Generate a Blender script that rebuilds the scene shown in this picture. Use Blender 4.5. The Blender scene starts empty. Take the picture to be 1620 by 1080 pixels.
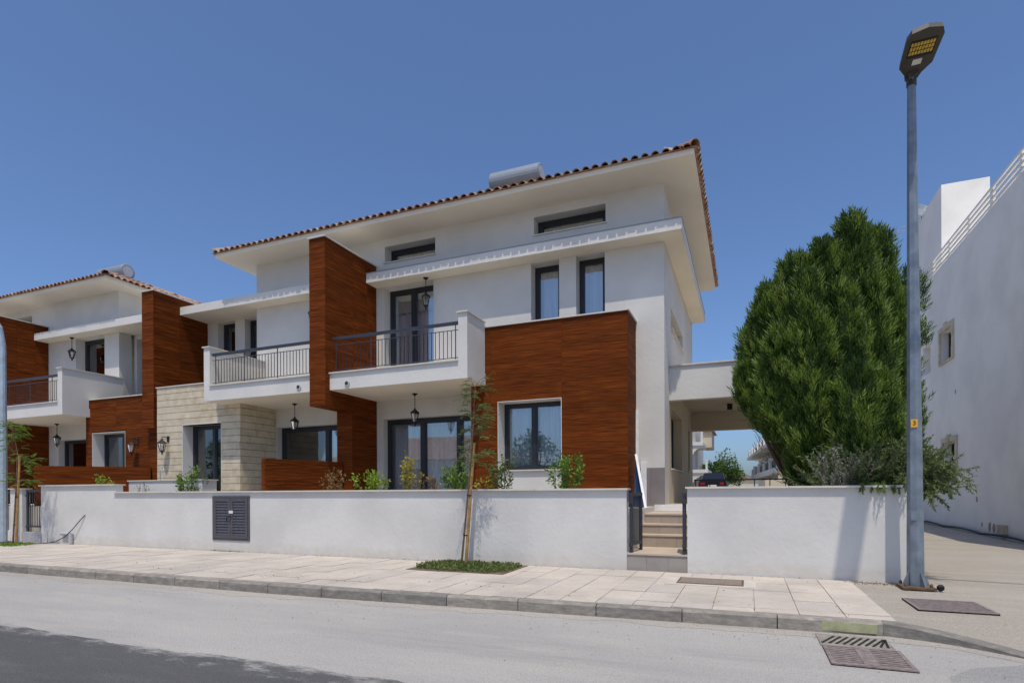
import bpy, math, random
import numpy as np
from mathutils import Vector, Matrix
random.seed(7); rng = np.random.default_rng(7)
scn = bpy.context.scene
R = math.radians

# ------------------------------------------------------------------ camera
EYE = 1.35; YAW = R(22.302); ROLL = R(-0.25); FPX = 906.64; CY = 779.55
_f = Vector((-math.sin(YAW), math.cos(YAW), 0)); _r = Vector((math.cos(YAW), math.sin(YAW), 0)); _u = Vector((0, 0, 1))
_c, _s = math.cos(ROLL), math.sin(ROLL)
cr = _c * _r + _s * _u; cu = -_s * _r + _c * _u
cam = bpy.data.cameras.new('camera'); camo = bpy.data.objects.new('camera', cam); scn.collection.objects.link(camo)
M = Matrix((cr, cu, -_f)).transposed().to_4x4(); M.translation = (0, 0, EYE); camo.matrix_world = M
cam.sensor_width = 36; cam.lens = FPX / 1620 * 36; cam.shift_y = (CY - 540) / 1620; cam.clip_end = 2000; cam.clip_start = .05
scn.camera = camo

# ------------------------------------------------------------------ sky, sun, exposure
SUN = Vector((.125, -.356, .926)).normalized()
w = bpy.data.worlds.new('World'); scn.world = w; w.use_nodes = True
nt = w.node_tree; nt.nodes.clear()
sky = nt.nodes.new('ShaderNodeTexSky'); sky.sky_type = 'NISHITA'; sky.sun_disc = False
sky.sun_elevation = math.asin(SUN.z); sky.sun_rotation = math.atan2(SUN.x, SUN.y)
sky.air_density = .88; sky.dust_density = 2.4; sky.ozone_density = 10; sky.altitude = 100
bgn = nt.nodes.new('ShaderNodeBackground'); bgn.inputs[1].default_value = .15
wo = nt.nodes.new('ShaderNodeOutputWorld'); nt.links.new(sky.outputs[0], bgn.inputs[0]); nt.links.new(bgn.outputs[0], wo.inputs[0])
sl = bpy.data.lights.new('sun', 'SUN'); sl.energy = 3.0; sl.angle = R(.53); sl.color = (1, .925, .80)
so = bpy.data.objects.new('sun', sl); scn.collection.objects.link(so); so.rotation_euler = (-SUN).to_track_quat('-Z', 'Y').to_euler(); so.location = SUN * 60
scn.view_settings.view_transform = 'Standard'; scn.view_settings.look = 'None'; scn.view_settings.exposure = 0.06; scn.view_settings.gamma = 1

# ------------------------------------------------------------------ helpers
col = scn.collection
WL = {}
def at(x, y, X=None, Y=None, Z=None):
    d = _f * FPX + cr * (x - 810) - cu * (y - CY)
    t = X / d.x if X is not None else Y / d.y if Y is not None else (Z - EYE) / d.z
    p = d * t; p.z += EYE; return p
def tag(o, label=None, cat=None, group=None, kind=None):
    if label: o['label'] = label
    if cat: o['category'] = cat
    if group: o['group'] = group
    if kind: o['kind'] = kind
    return o
def empty(name, loc, label=None, cat=None, group=None, rz=0):
    o = bpy.data.objects.new(name, None); col.objects.link(o); o.location = loc; o.empty_display_size = .2; o.rotation_euler.z = rz
    WL[o.name] = Vector(loc); return tag(o, label, cat, group)
def link(name, me, loc, parent=None):
    o = bpy.data.objects.new(name, me); col.objects.link(o); loc = Vector(loc)
    WL[o.name] = loc.copy()
    if parent: o.parent = parent; o.location = loc - WL[parent.name]
    else: o.location = loc
    return o
class MB:
    def __init__(s): s.v = []; s.f = []
    def q(s, *p):
        n = len(s.v); s.v += [tuple(a) for a in p]; s.f.append(tuple(range(n, n + len(p)))); return s
    def box(s, x0, x1, y0, y1, z0, z1):
        n = len(s.v)
        s.v += [(x0,y0,z0),(x1,y0,z0),(x1,y1,z0),(x0,y1,z0),(x0,y0,z1),(x1,y0,z1),(x1,y1,z1),(x0,y1,z1)]
        s.f += [tuple(n + i for i in t) for t in ((0,3,2,1),(4,5,6,7),(0,1,5,4),(1,2,6,5),(2,3,7,6),(3,0,4,7))]; return s
    def beam(s, a, b, wd, ht=None, up=(0,0,1)):
        ht = ht or wd; a, b = Vector(a), Vector(b); d = (b - a).normalized(); up = Vector(up)
        if abs(d.dot(up)) > .98: up = Vector((0, 1, 0))
        sx = d.cross(up).normalized() * wd / 2; sz = sx.cross(d).normalized() * ht / 2; n = len(s.v)
        for e in (a, b):
            for i, j in ((-1,-1),(1,-1),(1,1),(-1,1)): s.v.append(tuple(e + sx * i + sz * j))
        s.f += [tuple(n + i for i in t) for t in ((0,1,2,3),(7,6,5,4),(0,4,5,1),(1,5,6,2),(2,6,7,3),(3,7,4,0))]; return s
    def tube(s, pts, rad, n=8, cap=True):
        pts = [Vector(p) for p in pts]; m = len(pts); rad = rad if isinstance(rad, (list, tuple)) else [rad] * m; b = len(s.v); px = None
        for i, p in enumerate(pts):
            d = (pts[min(i + 1, m - 1)] - pts[max(i - 1, 0)]).normalized()
            if px is None: px = d.orthogonal().normalized()
            px = (px - d * px.dot(d)).normalized(); py = d.cross(px)
            for k in range(n):
                a = 2 * math.pi * k / n; s.v.append(tuple(p + (px * math.cos(a) + py * math.sin(a)) * rad[i]))
        for i in range(m - 1):
            for k in range(n):
                k2 = (k + 1) % n; s.f.append((b + i*n + k, b + i*n + k2, b + (i+1)*n + k2, b + (i+1)*n + k))
        if cap: s.f.append(tuple(b + k for k in reversed(range(n)))); s.f.append(tuple(b + (m-1)*n + k for k in range(n)))
        return s
    def lathe(s, prof, c=(0,0,0), n=8, rot=0):
        b = len(s.v); m = len(prof)
        for r_, z in prof:
            for k in range(n):
                a = 2*math.pi*k/n + rot; s.v.append((c[0] + r_*math.cos(a), c[1] + r_*math.sin(a), c[2] + z))
        for i in range(m - 1):
            for k in range(n):
                k2 = (k+1) % n; s.f.append((b+i*n+k, b+i*n+k2, b+(i+1)*n+k2, b+(i+1)*n+k))
        s.f.append(tuple(b+k for k in reversed(range(n)))); s.f.append(tuple(b+(m-1)*n+k for k in range(n))); return s
    def prism(s, poly, axis, a, b):      # poly in the two other axes, extruded along axis from a to b
        n = len(s.v); m = len(poly)
        def pt(p, t): return {'x': (t, p[0], p[1]), 'y': (p[0], t, p[1]), 'z': (p[0], p[1], t)}[axis]
        s.v += [pt(p, a) for p in poly] + [pt(p, b) for p in poly]
        s.f += [tuple(n + i for i in range(m)), tuple(n + m + i for i in reversed(range(m)))]
        for i in range(m): j = (i+1) % m; s.f.append((n+i, n+m+i, n+m+j, n+j))
        return s
    def grid(s, axis, us, vs, solid, d0, d1):   # wall slab of cells, axis = normal; us,vs sorted cuts; openings have real reveals
        def pt(u, v, d): return (u, d, v) if axis == 'y' else (d, u, v)
        C = [[solid((us[i]+us[i+1])/2, (vs[j]+vs[j+1])/2) for j in range(len(vs)-1)] for i in range(len(us)-1)]
        for i in range(len(us)-1):
            for j in range(len(vs)-1):
                if not C[i][j]: continue
                a, b, c_, d = us[i], us[i+1], vs[j], vs[j+1]
                s.q(pt(a,c_,d0), pt(b,c_,d0), pt(b,d,d0), pt(a,d,d0)); s.q(pt(a,d,d1), pt(b,d,d1), pt(b,c_,d1), pt(a,c_,d1))
                if i == 0 or not C[i-1][j]: s.q(pt(a,c_,d0), pt(a,d,d0), pt(a,d,d1), pt(a,c_,d1))
                if i == len(us)-2 or not C[i+1][j]: s.q(pt(b,c_,d0), pt(b,c_,d1), pt(b,d,d1), pt(b,d,d0))
                if j == 0 or not C[i][j-1]: s.q(pt(a,c_,d0), pt(a,c_,d1), pt(b,c_,d1), pt(b,c_,d0))
                if j == len(vs)-2 or not C[i][j+1]: s.q(pt(a,d,d0), pt(b,d,d0), pt(b,d,d1), pt(a,d,d1))
        return s
    def wall(s, axis, u0, u1, v0, v1, d0, d1, holes=()):
        us = sorted({u0, u1} | {h[k] for h in holes for k in (0, 1) if u0 < h[k] < u1})
        vs = sorted({v0, v1} | {h[k] for h in holes for k in (2, 3) if v0 < h[k] < v1})
        return s.grid(axis, us, vs, lambda u, v: not any(h[0] < u < h[1] and h[2] < v < h[3] for h in holes), d0, d1)
    def build(s, name, mt, parent=None, smooth=False, bevel=0):
        vs = np.array(s.v, float); lo = vs.min(0); hi = vs.max(0); c = (lo + hi) / 2; c[2] = lo[2]
        me = bpy.data.meshes.new(name); me.from_pydata((vs - c).tolist(), [], s.f); me.materials.append(mt)
        if smooth:
            for p in me.polygons: p.use_smooth = True
        me.validate(); me.update()
        o = link(name, me, c, parent)
        if bevel: b = o.modifiers.new('b', 'BEVEL'); b.width = bevel; b.segments = 2; b.limit_method = 'ANGLE'; b.angle_limit = R(40)
        return o
_unit = {}
def brick(name, mt, parent, x0, x1, y0, y1, z0, z1):      # cheap box part sharing one unit mesh per material
    if mt.name not in _unit:
        m = MB().box(-.5,.5,-.5,.5,0,1); me = bpy.data.meshes.new(name + '_unit'); me.from_pydata(m.v, [], m.f); me.materials.append(mt); me.update(); _unit[mt.name] = me
    o = link(name, _unit[mt.name], ((x0+x1)/2, (y0+y1)/2, z0), parent); o.scale = (x1-x0, y1-y0, z1-z0); return o
def copy_tree(o, loc, rz=None, parent=None):
    c = o.copy(); col.objects.link(c); c.parent = parent
    if parent is None:
        c.location = loc
        if rz is not None: c.rotation_euler.z = rz
    for ch in list(o.children): copy_tree(ch, None, None, c)
    return c

# ------------------------------------------------------------------ materials
class NT:
    def __init__(s, name):
        s.m = bpy.data.materials.new(name); s.m.use_nodes = True; s.t = s.m.node_tree; s.b = s.t.nodes['Principled BSDF']; s.geo = None
    def n(s, typ, **k):
        o = s.t.nodes.new(typ)
        for a, v in k.items(): setattr(o, a, v)
        return o
    def l(s, a, b): s.t.links.new(a, b)
    def pos(s, sc=(1,1,1)):
        if not s.geo: s.geo = s.n('ShaderNodeNewGeometry')
        mp = s.n('ShaderNodeVectorMath', operation='MULTIPLY'); s.l(s.geo.outputs['Position'], mp.inputs[0]); mp.inputs[1].default_value = sc; return mp.outputs[0]
    def noise(s, scale, detail=4, sc=(1,1,1), rough=.55, vec=None):
        t = s.n('ShaderNodeTexNoise'); s.l(vec or s.pos(sc), t.inputs['Vector']); t.inputs['Scale'].default_value = scale; t.inputs['Detail'].default_value = detail; t.inputs['Roughness'].default_value = rough; return t.outputs['Fac']
    def ramp(s, fac, stops):
        r_ = s.n('ShaderNodeValToRGB'); e = r_.color_ramp.elements
        while len(e) < len(stops): e.new(.5)
        for el, (p, c) in zip(e, stops): el.position = p; el.color = (*c, 1) if len(c) == 3 else c
        s.l(fac, r_.inputs[0]); return r_.outputs[0]
    def mix(s, fac, a, b, mode='MIX'):
        m = s.n('ShaderNodeMix', data_type='RGBA', blend_type=mode)
        for i, v in ((0, fac), (6, a), (7, b)):
            if isinstance(v, (int, float)): m.inputs[i].default_value = v
            elif isinstance(v, tuple): m.inputs[i].default_value = (*v, 1)
            else: s.l(v, m.inputs[i])
        return m.outputs[2]
    def math(s, op, a, b=0.0):
        m = s.n('ShaderNodeMath', operation=op)
        for i, v in ((0, a), (1, b)):
            if isinstance(v, (int, float)): m.inputs[i].default_value = v
            else: s.l(v, m.inputs[i])
        return m.outputs[0]
    def rnd(s): return s.n('ShaderNodeObjectInfo').outputs['Random']
    def bump(s, h, st=.3, d=.01):
        b = s.n('ShaderNodeBump'); b.inputs['Strength'].default_value = st; b.inputs['Distance'].default_value = d; s.l(h, b.inputs['Height']); s.l(b.outputs[0], s.b.inputs['Normal'])
    def base(s, c, rough=.8, metal=0):
        if isinstance(c, tuple): s.b.inputs['Base Color'].default_value = (*c, 1)
        else: s.l(c, s.b.inputs['Base Color'])
        if isinstance(rough, (int, float)): s.b.inputs['Roughness'].default_value = rough
        else: s.l(rough, s.b.inputs['Roughness'])
        s.b.inputs['Metallic'].default_value = metal; return s.m
def plaster(name, c, var=.06, dirt=None, fine=90):
    t = NT(name); n1 = t.noise(.7, 6); n2 = t.noise(9, 4)
    d = tuple(x * (1 - var * 2) for x in c); cc = t.ramp(n1, [(.35, d), (.6, c)])
    cc = t.mix(t.math('MULTIPLY', n2, .12), cc, tuple(x * .86 for x in c))
    if dirt:   # splash-back dust and stains near the ground, with an uneven upper edge
        z = t.n('ShaderNodeSeparateXYZ'); t.l(t.pos(), z.inputs[0])
        e = t.math('ADD', z.outputs[2], t.math('MULTIPLY', t.noise(1.7, 7), -.30)); f = t.ramp(e, [(.0, (1,1,1)), (.10, (0,0,0))])
        fm = t.n('ShaderNodeMix'); cc = t.mix(t.math('MULTIPLY', t.math('MULTIPLY', f, .55), t.ramp(t.noise(6, 6), [(.35, (.2,.2,.2)), (.65, (1,1,1))])), cc, dirt)
    t.bump(t.math('ADD', t.noise(fine, 3), t.math('MULTIPLY', t.noise(11, 4), 1.6)), .34, .009)
    return t.base(cc, .88)
def flat(name, c, rough=.6, metal=0, var=.12, sc=6, bump=0):
    t = NT(name); n1 = t.noise(sc, 5); cc = t.ramp(n1, [(.3, tuple(x*(1-var) for x in c)), (.7, tuple(min(1, x*(1+var)) for x in c))])
    if bump: t.bump(t.noise(sc*12, 3), bump, .005)
    return t.base(cc, rough, metal)
MT = {}
MT['white'] = plaster('white_plaster', (.665,.645,.60))
MT['street_white'] = plaster('street_wall_plaster', (.67,.652,.61), .07, (.56,.50,.41))
MT['old_white'] = plaster('neighbour_plaster', (.86,.825,.755), .06, (.46,.41,.34))
MT['cream'] = plaster('cream_and_bounce_plaster', (.62,.53,.39))  # cream walls; on the lower side wall the tint stands for warm bounce
MT['bounce_soffit'] = plaster('soffit_bounce_tint', (.82,.755,.63), .04)  # pale warm undersides: ground bounce light put into the colour
def wood(name):
    t = NT(name); r_ = t.rnd()
    off = t.n('ShaderNodeVectorMath', operation='ADD'); t.l(t.pos((1.1,1.1,48)), off.inputs[0])
    cx = t.n('ShaderNodeCombineXYZ'); t.l(t.math('MULTIPLY', r_, 37), cx.inputs[0]); t.l(cx.outputs[0], off.inputs[1])
    g = t.noise(1.6, 7, vec=off.outputs[0], rough=.62)
    off2 = t.n('ShaderNodeVectorMath', operation='ADD'); t.l(t.pos((.7,.7,13)), off2.inputs[0]); t.l(cx.outputs[0], off2.inputs[1])
    g2 = t.noise(1.3, 4, vec=off2.outputs[0])
    cc = t.ramp(g, [(.30, (.022,.005,.0015)), (.45, (.105,.025,.005)), (.57, (.20,.050,.0095)), (.72, (.36,.115,.026))])
    cc = t.mix(t.math('MULTIPLY', g2, .5), cc, t.ramp(g2, [(.35, (.065,.015,.003)), (.7, (.22,.058,.011))]))
    cc = t.mix(1.0, cc, t.ramp(r_, [(0, (.74,.72,.68)), (1, (1.03,.98,.88))]), 'MULTIPLY')
    t.bump(g, .15, .003); t.b.inputs['Specular IOR Level'].default_value = .06; return t.base(cc, .65)
MT['wood'] = wood('woodgrain_cladding')
MT['wood_core'] = flat('cladding_joint', (.022,.008,.004), .8)
def stone():
    t = NT('cream_limestone'); r_ = t.rnd(); n1 = t.noise(5, 8); n2 = t.noise(40, 4)
    cc = t.ramp(n1, [(.3, (.48,.405,.285)), (.55, (.58,.505,.365)), (.75, (.64,.575,.435))])
    cc = t.mix(1.0, cc, t.ramp(r_, [(0, (.92,.91,.89)), (.5, (1,1,1)), (1, (1.05,1.05,1.07))]), 'MULTIPLY')
    t.bump(t.math('ADD', n2, n1), .45, .012); return t.base(cc, .85)
MT['stone'] = stone(); MT['mortar'] = flat('stone_joint', (.16,.13,.085), .9)
MT['coping'] = flat('marble_coping', (.60,.565,.50), .5, 0, .07, 5)
MT['dark'] = flat('anthracite_frame', (.018,.020,.026), .38, .0, .1, 3)
MT['rail'] = flat('anthracite_rail', (.040,.045,.058), .42, .2, .15, 9)
MT['black'] = flat('black_iron', (.010,.010,.011), .45, .3)
MT['bronze'] = flat('bronze_iron', (.035,.022,.020), .42, .4)
def glass():
    t = NT('window_glass'); t.t.nodes.remove(t.b)
    tr = t.n('ShaderNodeBsdfTransparent'); tr.inputs[0].default_value = (.92,.95,.95,1)
    gl = t.n('ShaderNodeBsdfGlossy'); gl.inputs[0].default_value = (.95,.97,1,1); gl.inputs['Roughness'].default_value = .012
    b = t.n('ShaderNodeBump'); b.inputs['Strength'].default_value = .05; b.inputs['Distance'].default_value = .02; t.l(t.noise(1.1, 1), b.inputs['Height']); t.l(b.outputs[0], gl.inputs['Normal'])
    fr = t.n('ShaderNodeFresnel'); fr.inputs[0].default_value = 1.52
    fac = t.math('MINIMUM', t.math('ADD', t.math('MULTIPLY', fr.outputs[0], 1.8), .10), 1.0)
    mx = t.n('ShaderNodeMixShader'); t.l(fac, mx.inputs[0]); t.l(tr.outputs[0], mx.inputs[1]); t.l(gl.outputs[0], mx.inputs[2])
    t.l(mx.outputs[0], t.t.nodes['Material Output'].inputs[0]); return t.m
MT['glass'] = glass()
def curtain(name, c):
    t = NT(name); t.base(t.ramp(t.noise(30, 3, (1,1,.02)), [(.3, tuple(x*.85 for x in c)), (.7, c)]), .9)
    return t.m
MT['curtain'] = curtain('sheer_curtain', (.86,.87,.90)); MT['blind'] = curtain('roller_blind', (.72,.72,.64)); MT['green_blind'] = curtain('pale_green_blind', (.78,.92,.82))
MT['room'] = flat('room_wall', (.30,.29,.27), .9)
def tiles():
    t = NT('clay_roof_tile'); r_ = t.rnd(); n1 = t.noise(7, 6)
    cc = t.ramp(n1, [(.3, (.17,.080,.050)), (.52, (.30,.165,.105)), (.72, (.44,.32,.23))])
    cc = t.mix(1.0, cc, t.ramp(r_, [(0, (.78,.74,.70)), (1, (1.12,1.08,1.05))]), 'MULTIPLY')
    cc = t.mix(t.ramp(t.noise(3.3, 5), [(.45, (0,0,0)), (.65, (.7,.7,.7))]), cc, (.46,.39,.31))
    t.bump(t.noise(60, 3), .3, .006); return t.base(cc, .85)
MT['tile'] = tiles()
def asphalt(name, c0, c1, stain, edge=None):
    t = NT(name); big = t.noise(.45, 7, (.5,1.3,1)); mid = t.noise(2.2, 7, (.30,1.3,1), .65); sp = t.noise(120, 3, rough=.7); sp2 = t.noise(34, 4, rough=.7); v = t.n('ShaderNodeTexVoronoi'); t.l(t.pos(), v.inputs['Vector']); v.inputs['Scale'].default_value = 75
    cc = t.ramp(big, [(.32, c0), (.66, c1)]); cc = t.mix(t.ramp(mid, [(.48, (0,0,0)), (.72, (.75,.75,.75))]), cc, stain)
    cc = t.mix(t.math('MULTIPLY', t.ramp(sp, [(.40, (1,1,1)), (.58, (0,0,0))]), .62), cc, tuple(x*.45 for x in c0))
    cc = t.mix(t.math('MULTIPLY', t.ramp(sp2, [(.36, (1,1,1)), (.52, (0,0,0))]), .35), cc, tuple(x*.6 for x in c0))
    cc = t.mix(t.math('MULTIPLY', t.ramp(sp, [(.62, (0,0,0)), (.74, (1,1,1))]), .5), cc, tuple(min(.8, x*1.35) for x in c1))
    cc = t.mix(t.ramp(t.noise(.8, 9, (.22,1.7,1), .72), [(.54, (0,0,0)), (.70, (.55,.55,.55))]), cc, tuple(x*.62 for x in c0))
    if edge:      # dust blown over from the pale lane, ragged outline
        z = t.n('ShaderNodeSeparateXYZ'); t.l(t.pos(), z.inputs[0]); k = t.math('ADD', t.math('MULTIPLY', t.math('SUBTRACT', z.outputs[1], edge), 1.6), t.math('MULTIPLY', t.math('SUBTRACT', t.noise(5, 9, (.5,1.2,1), .75), .5), 2.6))
        cc = t.mix(t.ramp(k, [(.0, (0,0,0)), (.45, (.85,.85,.85))]), cc, (.40,.383,.358))
    t.bump(t.math('ADD', v.outputs['Distance'], t.math('ADD', sp, sp2)), .6, .014); return t.base(cc, .9)
MT['road'] = asphalt('dusty_asphalt', (.42,.40,.37), (.53,.505,.465), (.58,.54,.475))
MT['road_dark'] = asphalt('worn_dark_asphalt', (.092,.090,.090), (.132,.129,.127), (.175,.168,.16), 3.72)
MT['road_rough'] = asphalt('coarse_asphalt', (.33,.32,.305), (.43,.415,.39), (.47,.45,.41))
def slab():
    t = NT('concrete_paving'); r_ = t.rnd(); n1 = t.noise(1.3, 7); n2 = t.noise(9, 6)
    cc = t.ramp(n1, [(.3, (.46,.41,.355)), (.65, (.55,.495,.43))]); cc = t.mix(t.ramp(n2, [(.55, (0,0,0)), (.8, (.5,.5,.5))]), cc, (.33,.285,.24))
    cc = t.mix(1.0, cc, t.ramp(r_, [(0, (.91,.91,.92)), (.5, (1,.985,.965)), (1, (1.06,1.045,1.01))]), 'MULTIPLY')
    cc = t.mix(t.ramp(t.noise(2.1, 9, (1,1,1), .75), [(.6, (0,0,0)), (.68, (.7,.7,.7))]), cc, (.53,.49,.43))
    cc = t.mix(t.ramp(t.noise(.9, 8, (1,1,1), .7), [(.50, (0,0,0)), (.66, (.55,.55,.55))]), cc, (.36,.315,.265)); cc = t.mix(t.math('MULTIPLY', t.ramp(t.noise(55, 3), [(.36, (1,1,1)), (.5, (0,0,0))]), .3), cc, (.25,.22,.18))
    t.bump(t.math('ADD', t.noise(70, 4), n2), .45, .010); return t.base(cc, .9)
MT['slab'] = slab(); MT['joint'] = flat('paving_joint', (.34,.295,.235), .95, 0, .3, 8, .3)
MT['drive'] = asphalt('sandy_concrete_drive', (.40,.355,.29), (.48,.43,.36), (.53,.49,.43))
def kerb():
    t = NT('kerb_concrete'); n1 = t.noise(11, 8, (.6,1,1.5), .7); cc = t.ramp(n1, [(.3, (.17,.155,.135)), (.5, (.245,.225,.195)), (.72, (.38,.35,.305))])
    cc = t.mix(1.0, cc, t.ramp(t.rnd(), [(0, (.8,.8,.8)), (1, (1.15,1.12,1.08))]), 'MULTIPLY'); t.bump(t.noise(60, 5), .5, .01); return t.base(cc, .9)
MT['kerb'] = kerb(); MT['kerb_yellow'] = flat('faded_yellow_paint', (.36,.36,.20), .85, 0, .3, 7, .3)
MT['step'] = flat('beige_step_stone', (.50,.41,.31), .55, 0, .08, 3); MT['riser'] = flat('riser_tile', (.33,.275,.215), .6, 0, .1, 4); MT['riser_grey'] = flat('grey_riser_tile', (.30,.27,.24), .6, 0, .1, 4)
MT['grey_tile'] = flat('grey_plinth_tile', (.22,.19,.185), .5, 0, .08, 4)
MT['galv'] = flat('galvanised_steel', (.20,.235,.27), .45, .35, .28, 5); MT['rust'] = flat('rusty_steel', (.13,.075,.04), .85, .1, .4, 14, .4); MT['iron'] = flat('cast_iron', (.23,.185,.17), .75, .15, .35, 20, .4)
MT['soil'] = flat('garden_soil', (.14,.095,.06), .95, 0, .3, 5, .5)
MT['steel'] = flat('white_enamel', (.24,.27,.30), .4, .1, .05)
MT['yellow'] = flat('orange_plate', (.85,.42,.02), .5); MT['ink'] = flat('black_ink', (.01,.01,.01), .6)
MT['led'] = flat('amber_led_lens', (.55,.36,.05), .25, 0, .4, 60); MT['paper'] = flat('white_sticker', (.62,.60,.56), .7)
MT['lampgrey'] = flat('lamp_housing', (.062,.058,.050), .5, .2); MT['lamptop'] = flat('lamp_top', (.5,.5,.5), .5)
MT['chrome'] = flat('chrome', (.7,.7,.7), .15, 1.0, .02)
MT['pvc'] = flat('grey_conduit', (.42,.42,.43), .5); MT['cabinet'] = flat('cabinet_paint', (.085,.080,.088), .5, .1, .2, 12)
MT['ground'] = flat('dry_ground', (.42,.36,.28), .95, 0, .2, .8, .3)
MT['blueboard'] = flat('blue_foil', (.05,.17,.40), .4); MT['carpaint'] = flat('dark_car_paint', (.012,.014,.018), .2, .3); MT['carglass'] = flat('car_glass', (.01,.012,.016), .06); MT['redlens'] = flat('red_lens', (.25,.01,.01), .2); MT['tyre'] = flat('tyre', (.015,.015,.015), .8)
def leafmat(name, a, b, c, tr=.25, sc=2.5):
    t = NT(name); n1 = t.noise(sc, 4); n2 = t.noise(sc * 9, 2)
    cc = t.ramp(t.math('ADD', t.math('MULTIPLY', n1, .6), t.math('MULTIPLY', n2, .4)), [(.33, a), (.5, b), (.66, c)]); t.base(cc, .6)
    tl = t.n('ShaderNodeBsdfTranslucent'); t.l(cc, tl.inputs[0]); mx = t.n('ShaderNodeMixShader'); mx.inputs[0].default_value = tr
    t.l(t.b.outputs[0], mx.inputs[1]); t.l(tl.outputs[0], mx.inputs[2]); t.l(mx.outputs[0], t.t.nodes['Material Output'].inputs[0]); return t.m
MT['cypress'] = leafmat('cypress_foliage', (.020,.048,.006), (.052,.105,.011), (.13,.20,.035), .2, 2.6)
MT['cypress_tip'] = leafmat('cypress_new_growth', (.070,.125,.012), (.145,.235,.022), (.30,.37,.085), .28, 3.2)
MT['rosemary'] = leafmat('rosemary_leaf', (.06,.10,.026), (.13,.19,.055), (.27,.31,.15), .25, 4)
MT['grey_shrub'] = leafmat('grey_lavender_leaf', (.20,.21,.16), (.30,.31,.24), (.42,.41,.34), .2, 4)
MT['leaf_green'] = leafmat('fresh_green_leaf', (.06,.13,.015), (.13,.24,.025), (.27,.36,.05), .35, 6)
MT['leaf_lime'] = leafmat('lime_leaf', (.14,.24,.02), (.26,.38,.035), (.42,.48,.06), .35, 6)
MT['leaf_yellow'] = leafmat('yellow_leaf', (.20,.19,.025), (.42,.36,.04), (.55,.46,.08), .35, 6)
MT['leaf_red'] = leafmat('copper_leaf', (.16,.09,.03), (.28,.15,.05), (.34,.26,.10), .3, 6)
MT['leaf_olive'] = leafmat('olive_green_leaf', (.05,.09,.02), (.12,.17,.04), (.24,.24,.07), .3, 6)
MT['leaf_litter'] = leafmat('dry_leaf', (.10,.065,.03), (.20,.14,.07), (.30,.23,.13), .1, 9)
MT['leaf_tree'] = leafmat('tree_leaf', (.03,.07,.012), (.08,.15,.025), (.17,.25,.05), .3, 1.2)
MT['bark'] = flat('bark', (.14,.085,.05), .9, 0, .35, 12, .5); MT['stake'] = flat('bamboo_stake', (.36,.20,.06), .7, 0, .35, 9, .3); MT['twig'] = flat('twig', (.13,.10,.06), .9)
W = MT['white']

# ------------------------------------------------------------------ ground, road, pavement, kerb
def struct(o): return tag(o, kind='structure')
WY = 10.02; FLOOR = 1.07
struct(MB().box(-400, 400, -300, 500, -.6, -.30).build('ground', MT['ground']))
def kerb_y(x): return 6.60 + max(0, (x + 6)) * .048 if x < 1.2 else 6.95 - (x - 1.2) ** 1.6 * .35
m = MB(); xs = [-60, -6, 1.2, 60]
m.box(-70, 70, -7.2, 9.9, -.5, -.15); struct(m.build('road', MT['road']))
random.seed(3)
m = MB(); n = 90; top = []
for i in range(n + 1):
    x = -16 + i * .2; top.append((x, 3.86 + .05 * math.sin(x * 1.3) + random.uniform(-.035, .035) + (.05 if -9.5 < x < -6 else 0)))
pts = [(-16, -7.0)] + [(2, -7.0)] + list(reversed(top))
m.v = [(x, y, -.1476) for x, y in pts]; m.f = [tuple(range(len(pts)))]; struct(m.build('worn_road_lane', MT['road_dark']))
m = MB(); pts = [(1.45, 5.1), (1.75, 3.0), (30, 3.0), (30, 6.3), (2.3, 6.3), (1.75, 5.95), (1.5, 5.6)]
m.v = [(x, y, -.1474) for x, y in pts]; m.f = [tuple(range(len(pts)))]; struct(m.build('coarse_road_patch', MT['road_rough']))
# pale gutter strip along the kerb
m = MB(); gx = [-40 + .22*i for i in range(196)]; random.seed(8); gj = [random.uniform(-.09, .06) + .05*math.sin(i*.37) for i in range(196)]
for i, (a, b) in enumerate(zip(gx[:-1], gx[1:])):
    m.q((a, kerb_y(a)-.24 + gj[i], -.1478), (b, kerb_y(b)-.24 + gj[i+1], -.1478), (b, kerb_y(b)+.02, -.1478), (a, kerb_y(a)+.02, -.1478))
struct(m.build('gutter_strip', asphalt('gutter_dust', (.44,.40,.345), (.54,.495,.43), (.58,.53,.46))))

pav = MB(); px_ = [-60, -20, -6, -3, 0, 1.2]
pv = [(x, kerb_y(x) + .1) for x in px_] + [(1.43, 7.06), (1.44, WY + .1), (-60, WY + .1)]
pav.prism(pv, 'z', -.4, -.012); pavement = struct(pav.build('pavement', MT['joint']))
# individual paving slabs (about 0.45 m by 0.70 m, joints run back from the kerb)
PIT = (-5.62, -3.75, 8.72, 9.93); MH = (-.98, -.05, 8.80, 9.42)
random.seed(11); ns = 0
rows = [6.78, 7.26, 7.92, 8.58, 9.24, 9.98]
for ri in range(5):
    y0, y1 = rows[ri], rows[ri+1]; x = 1.44
    while x > -26:
        wd = .455 if ri % 2 == 0 or x > -1 else .455
        x1 = x; x0 = x - wd; x = x0
        if ns >= 300: break
        ya = max(y0, kerb_y(x0) + .115, kerb_y(x1) + .115) if ri == 0 else y0
        if x0 > PIT[0] and x1 < PIT[1] and y0 > PIT[2]: continue
        if x0 > MH[0]-.1 and x1 < MH[1]+.1 and y0 > MH[2]-.15 and y1 < MH[3]+.15: continue
        h = random.uniform(-.003, .004)
        o = brick('paving_slab', MT['slab'], pavement, x0+.004, x1-.004, ya+.004, y1-.004, -.05, .0 + h); ns += 1
        o.rotation_euler = (random.uniform(-.004, .004), random.uniform(-.005, .005), random.uniform(-.006, .006))
m = MB(); random.seed(5)
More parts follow.
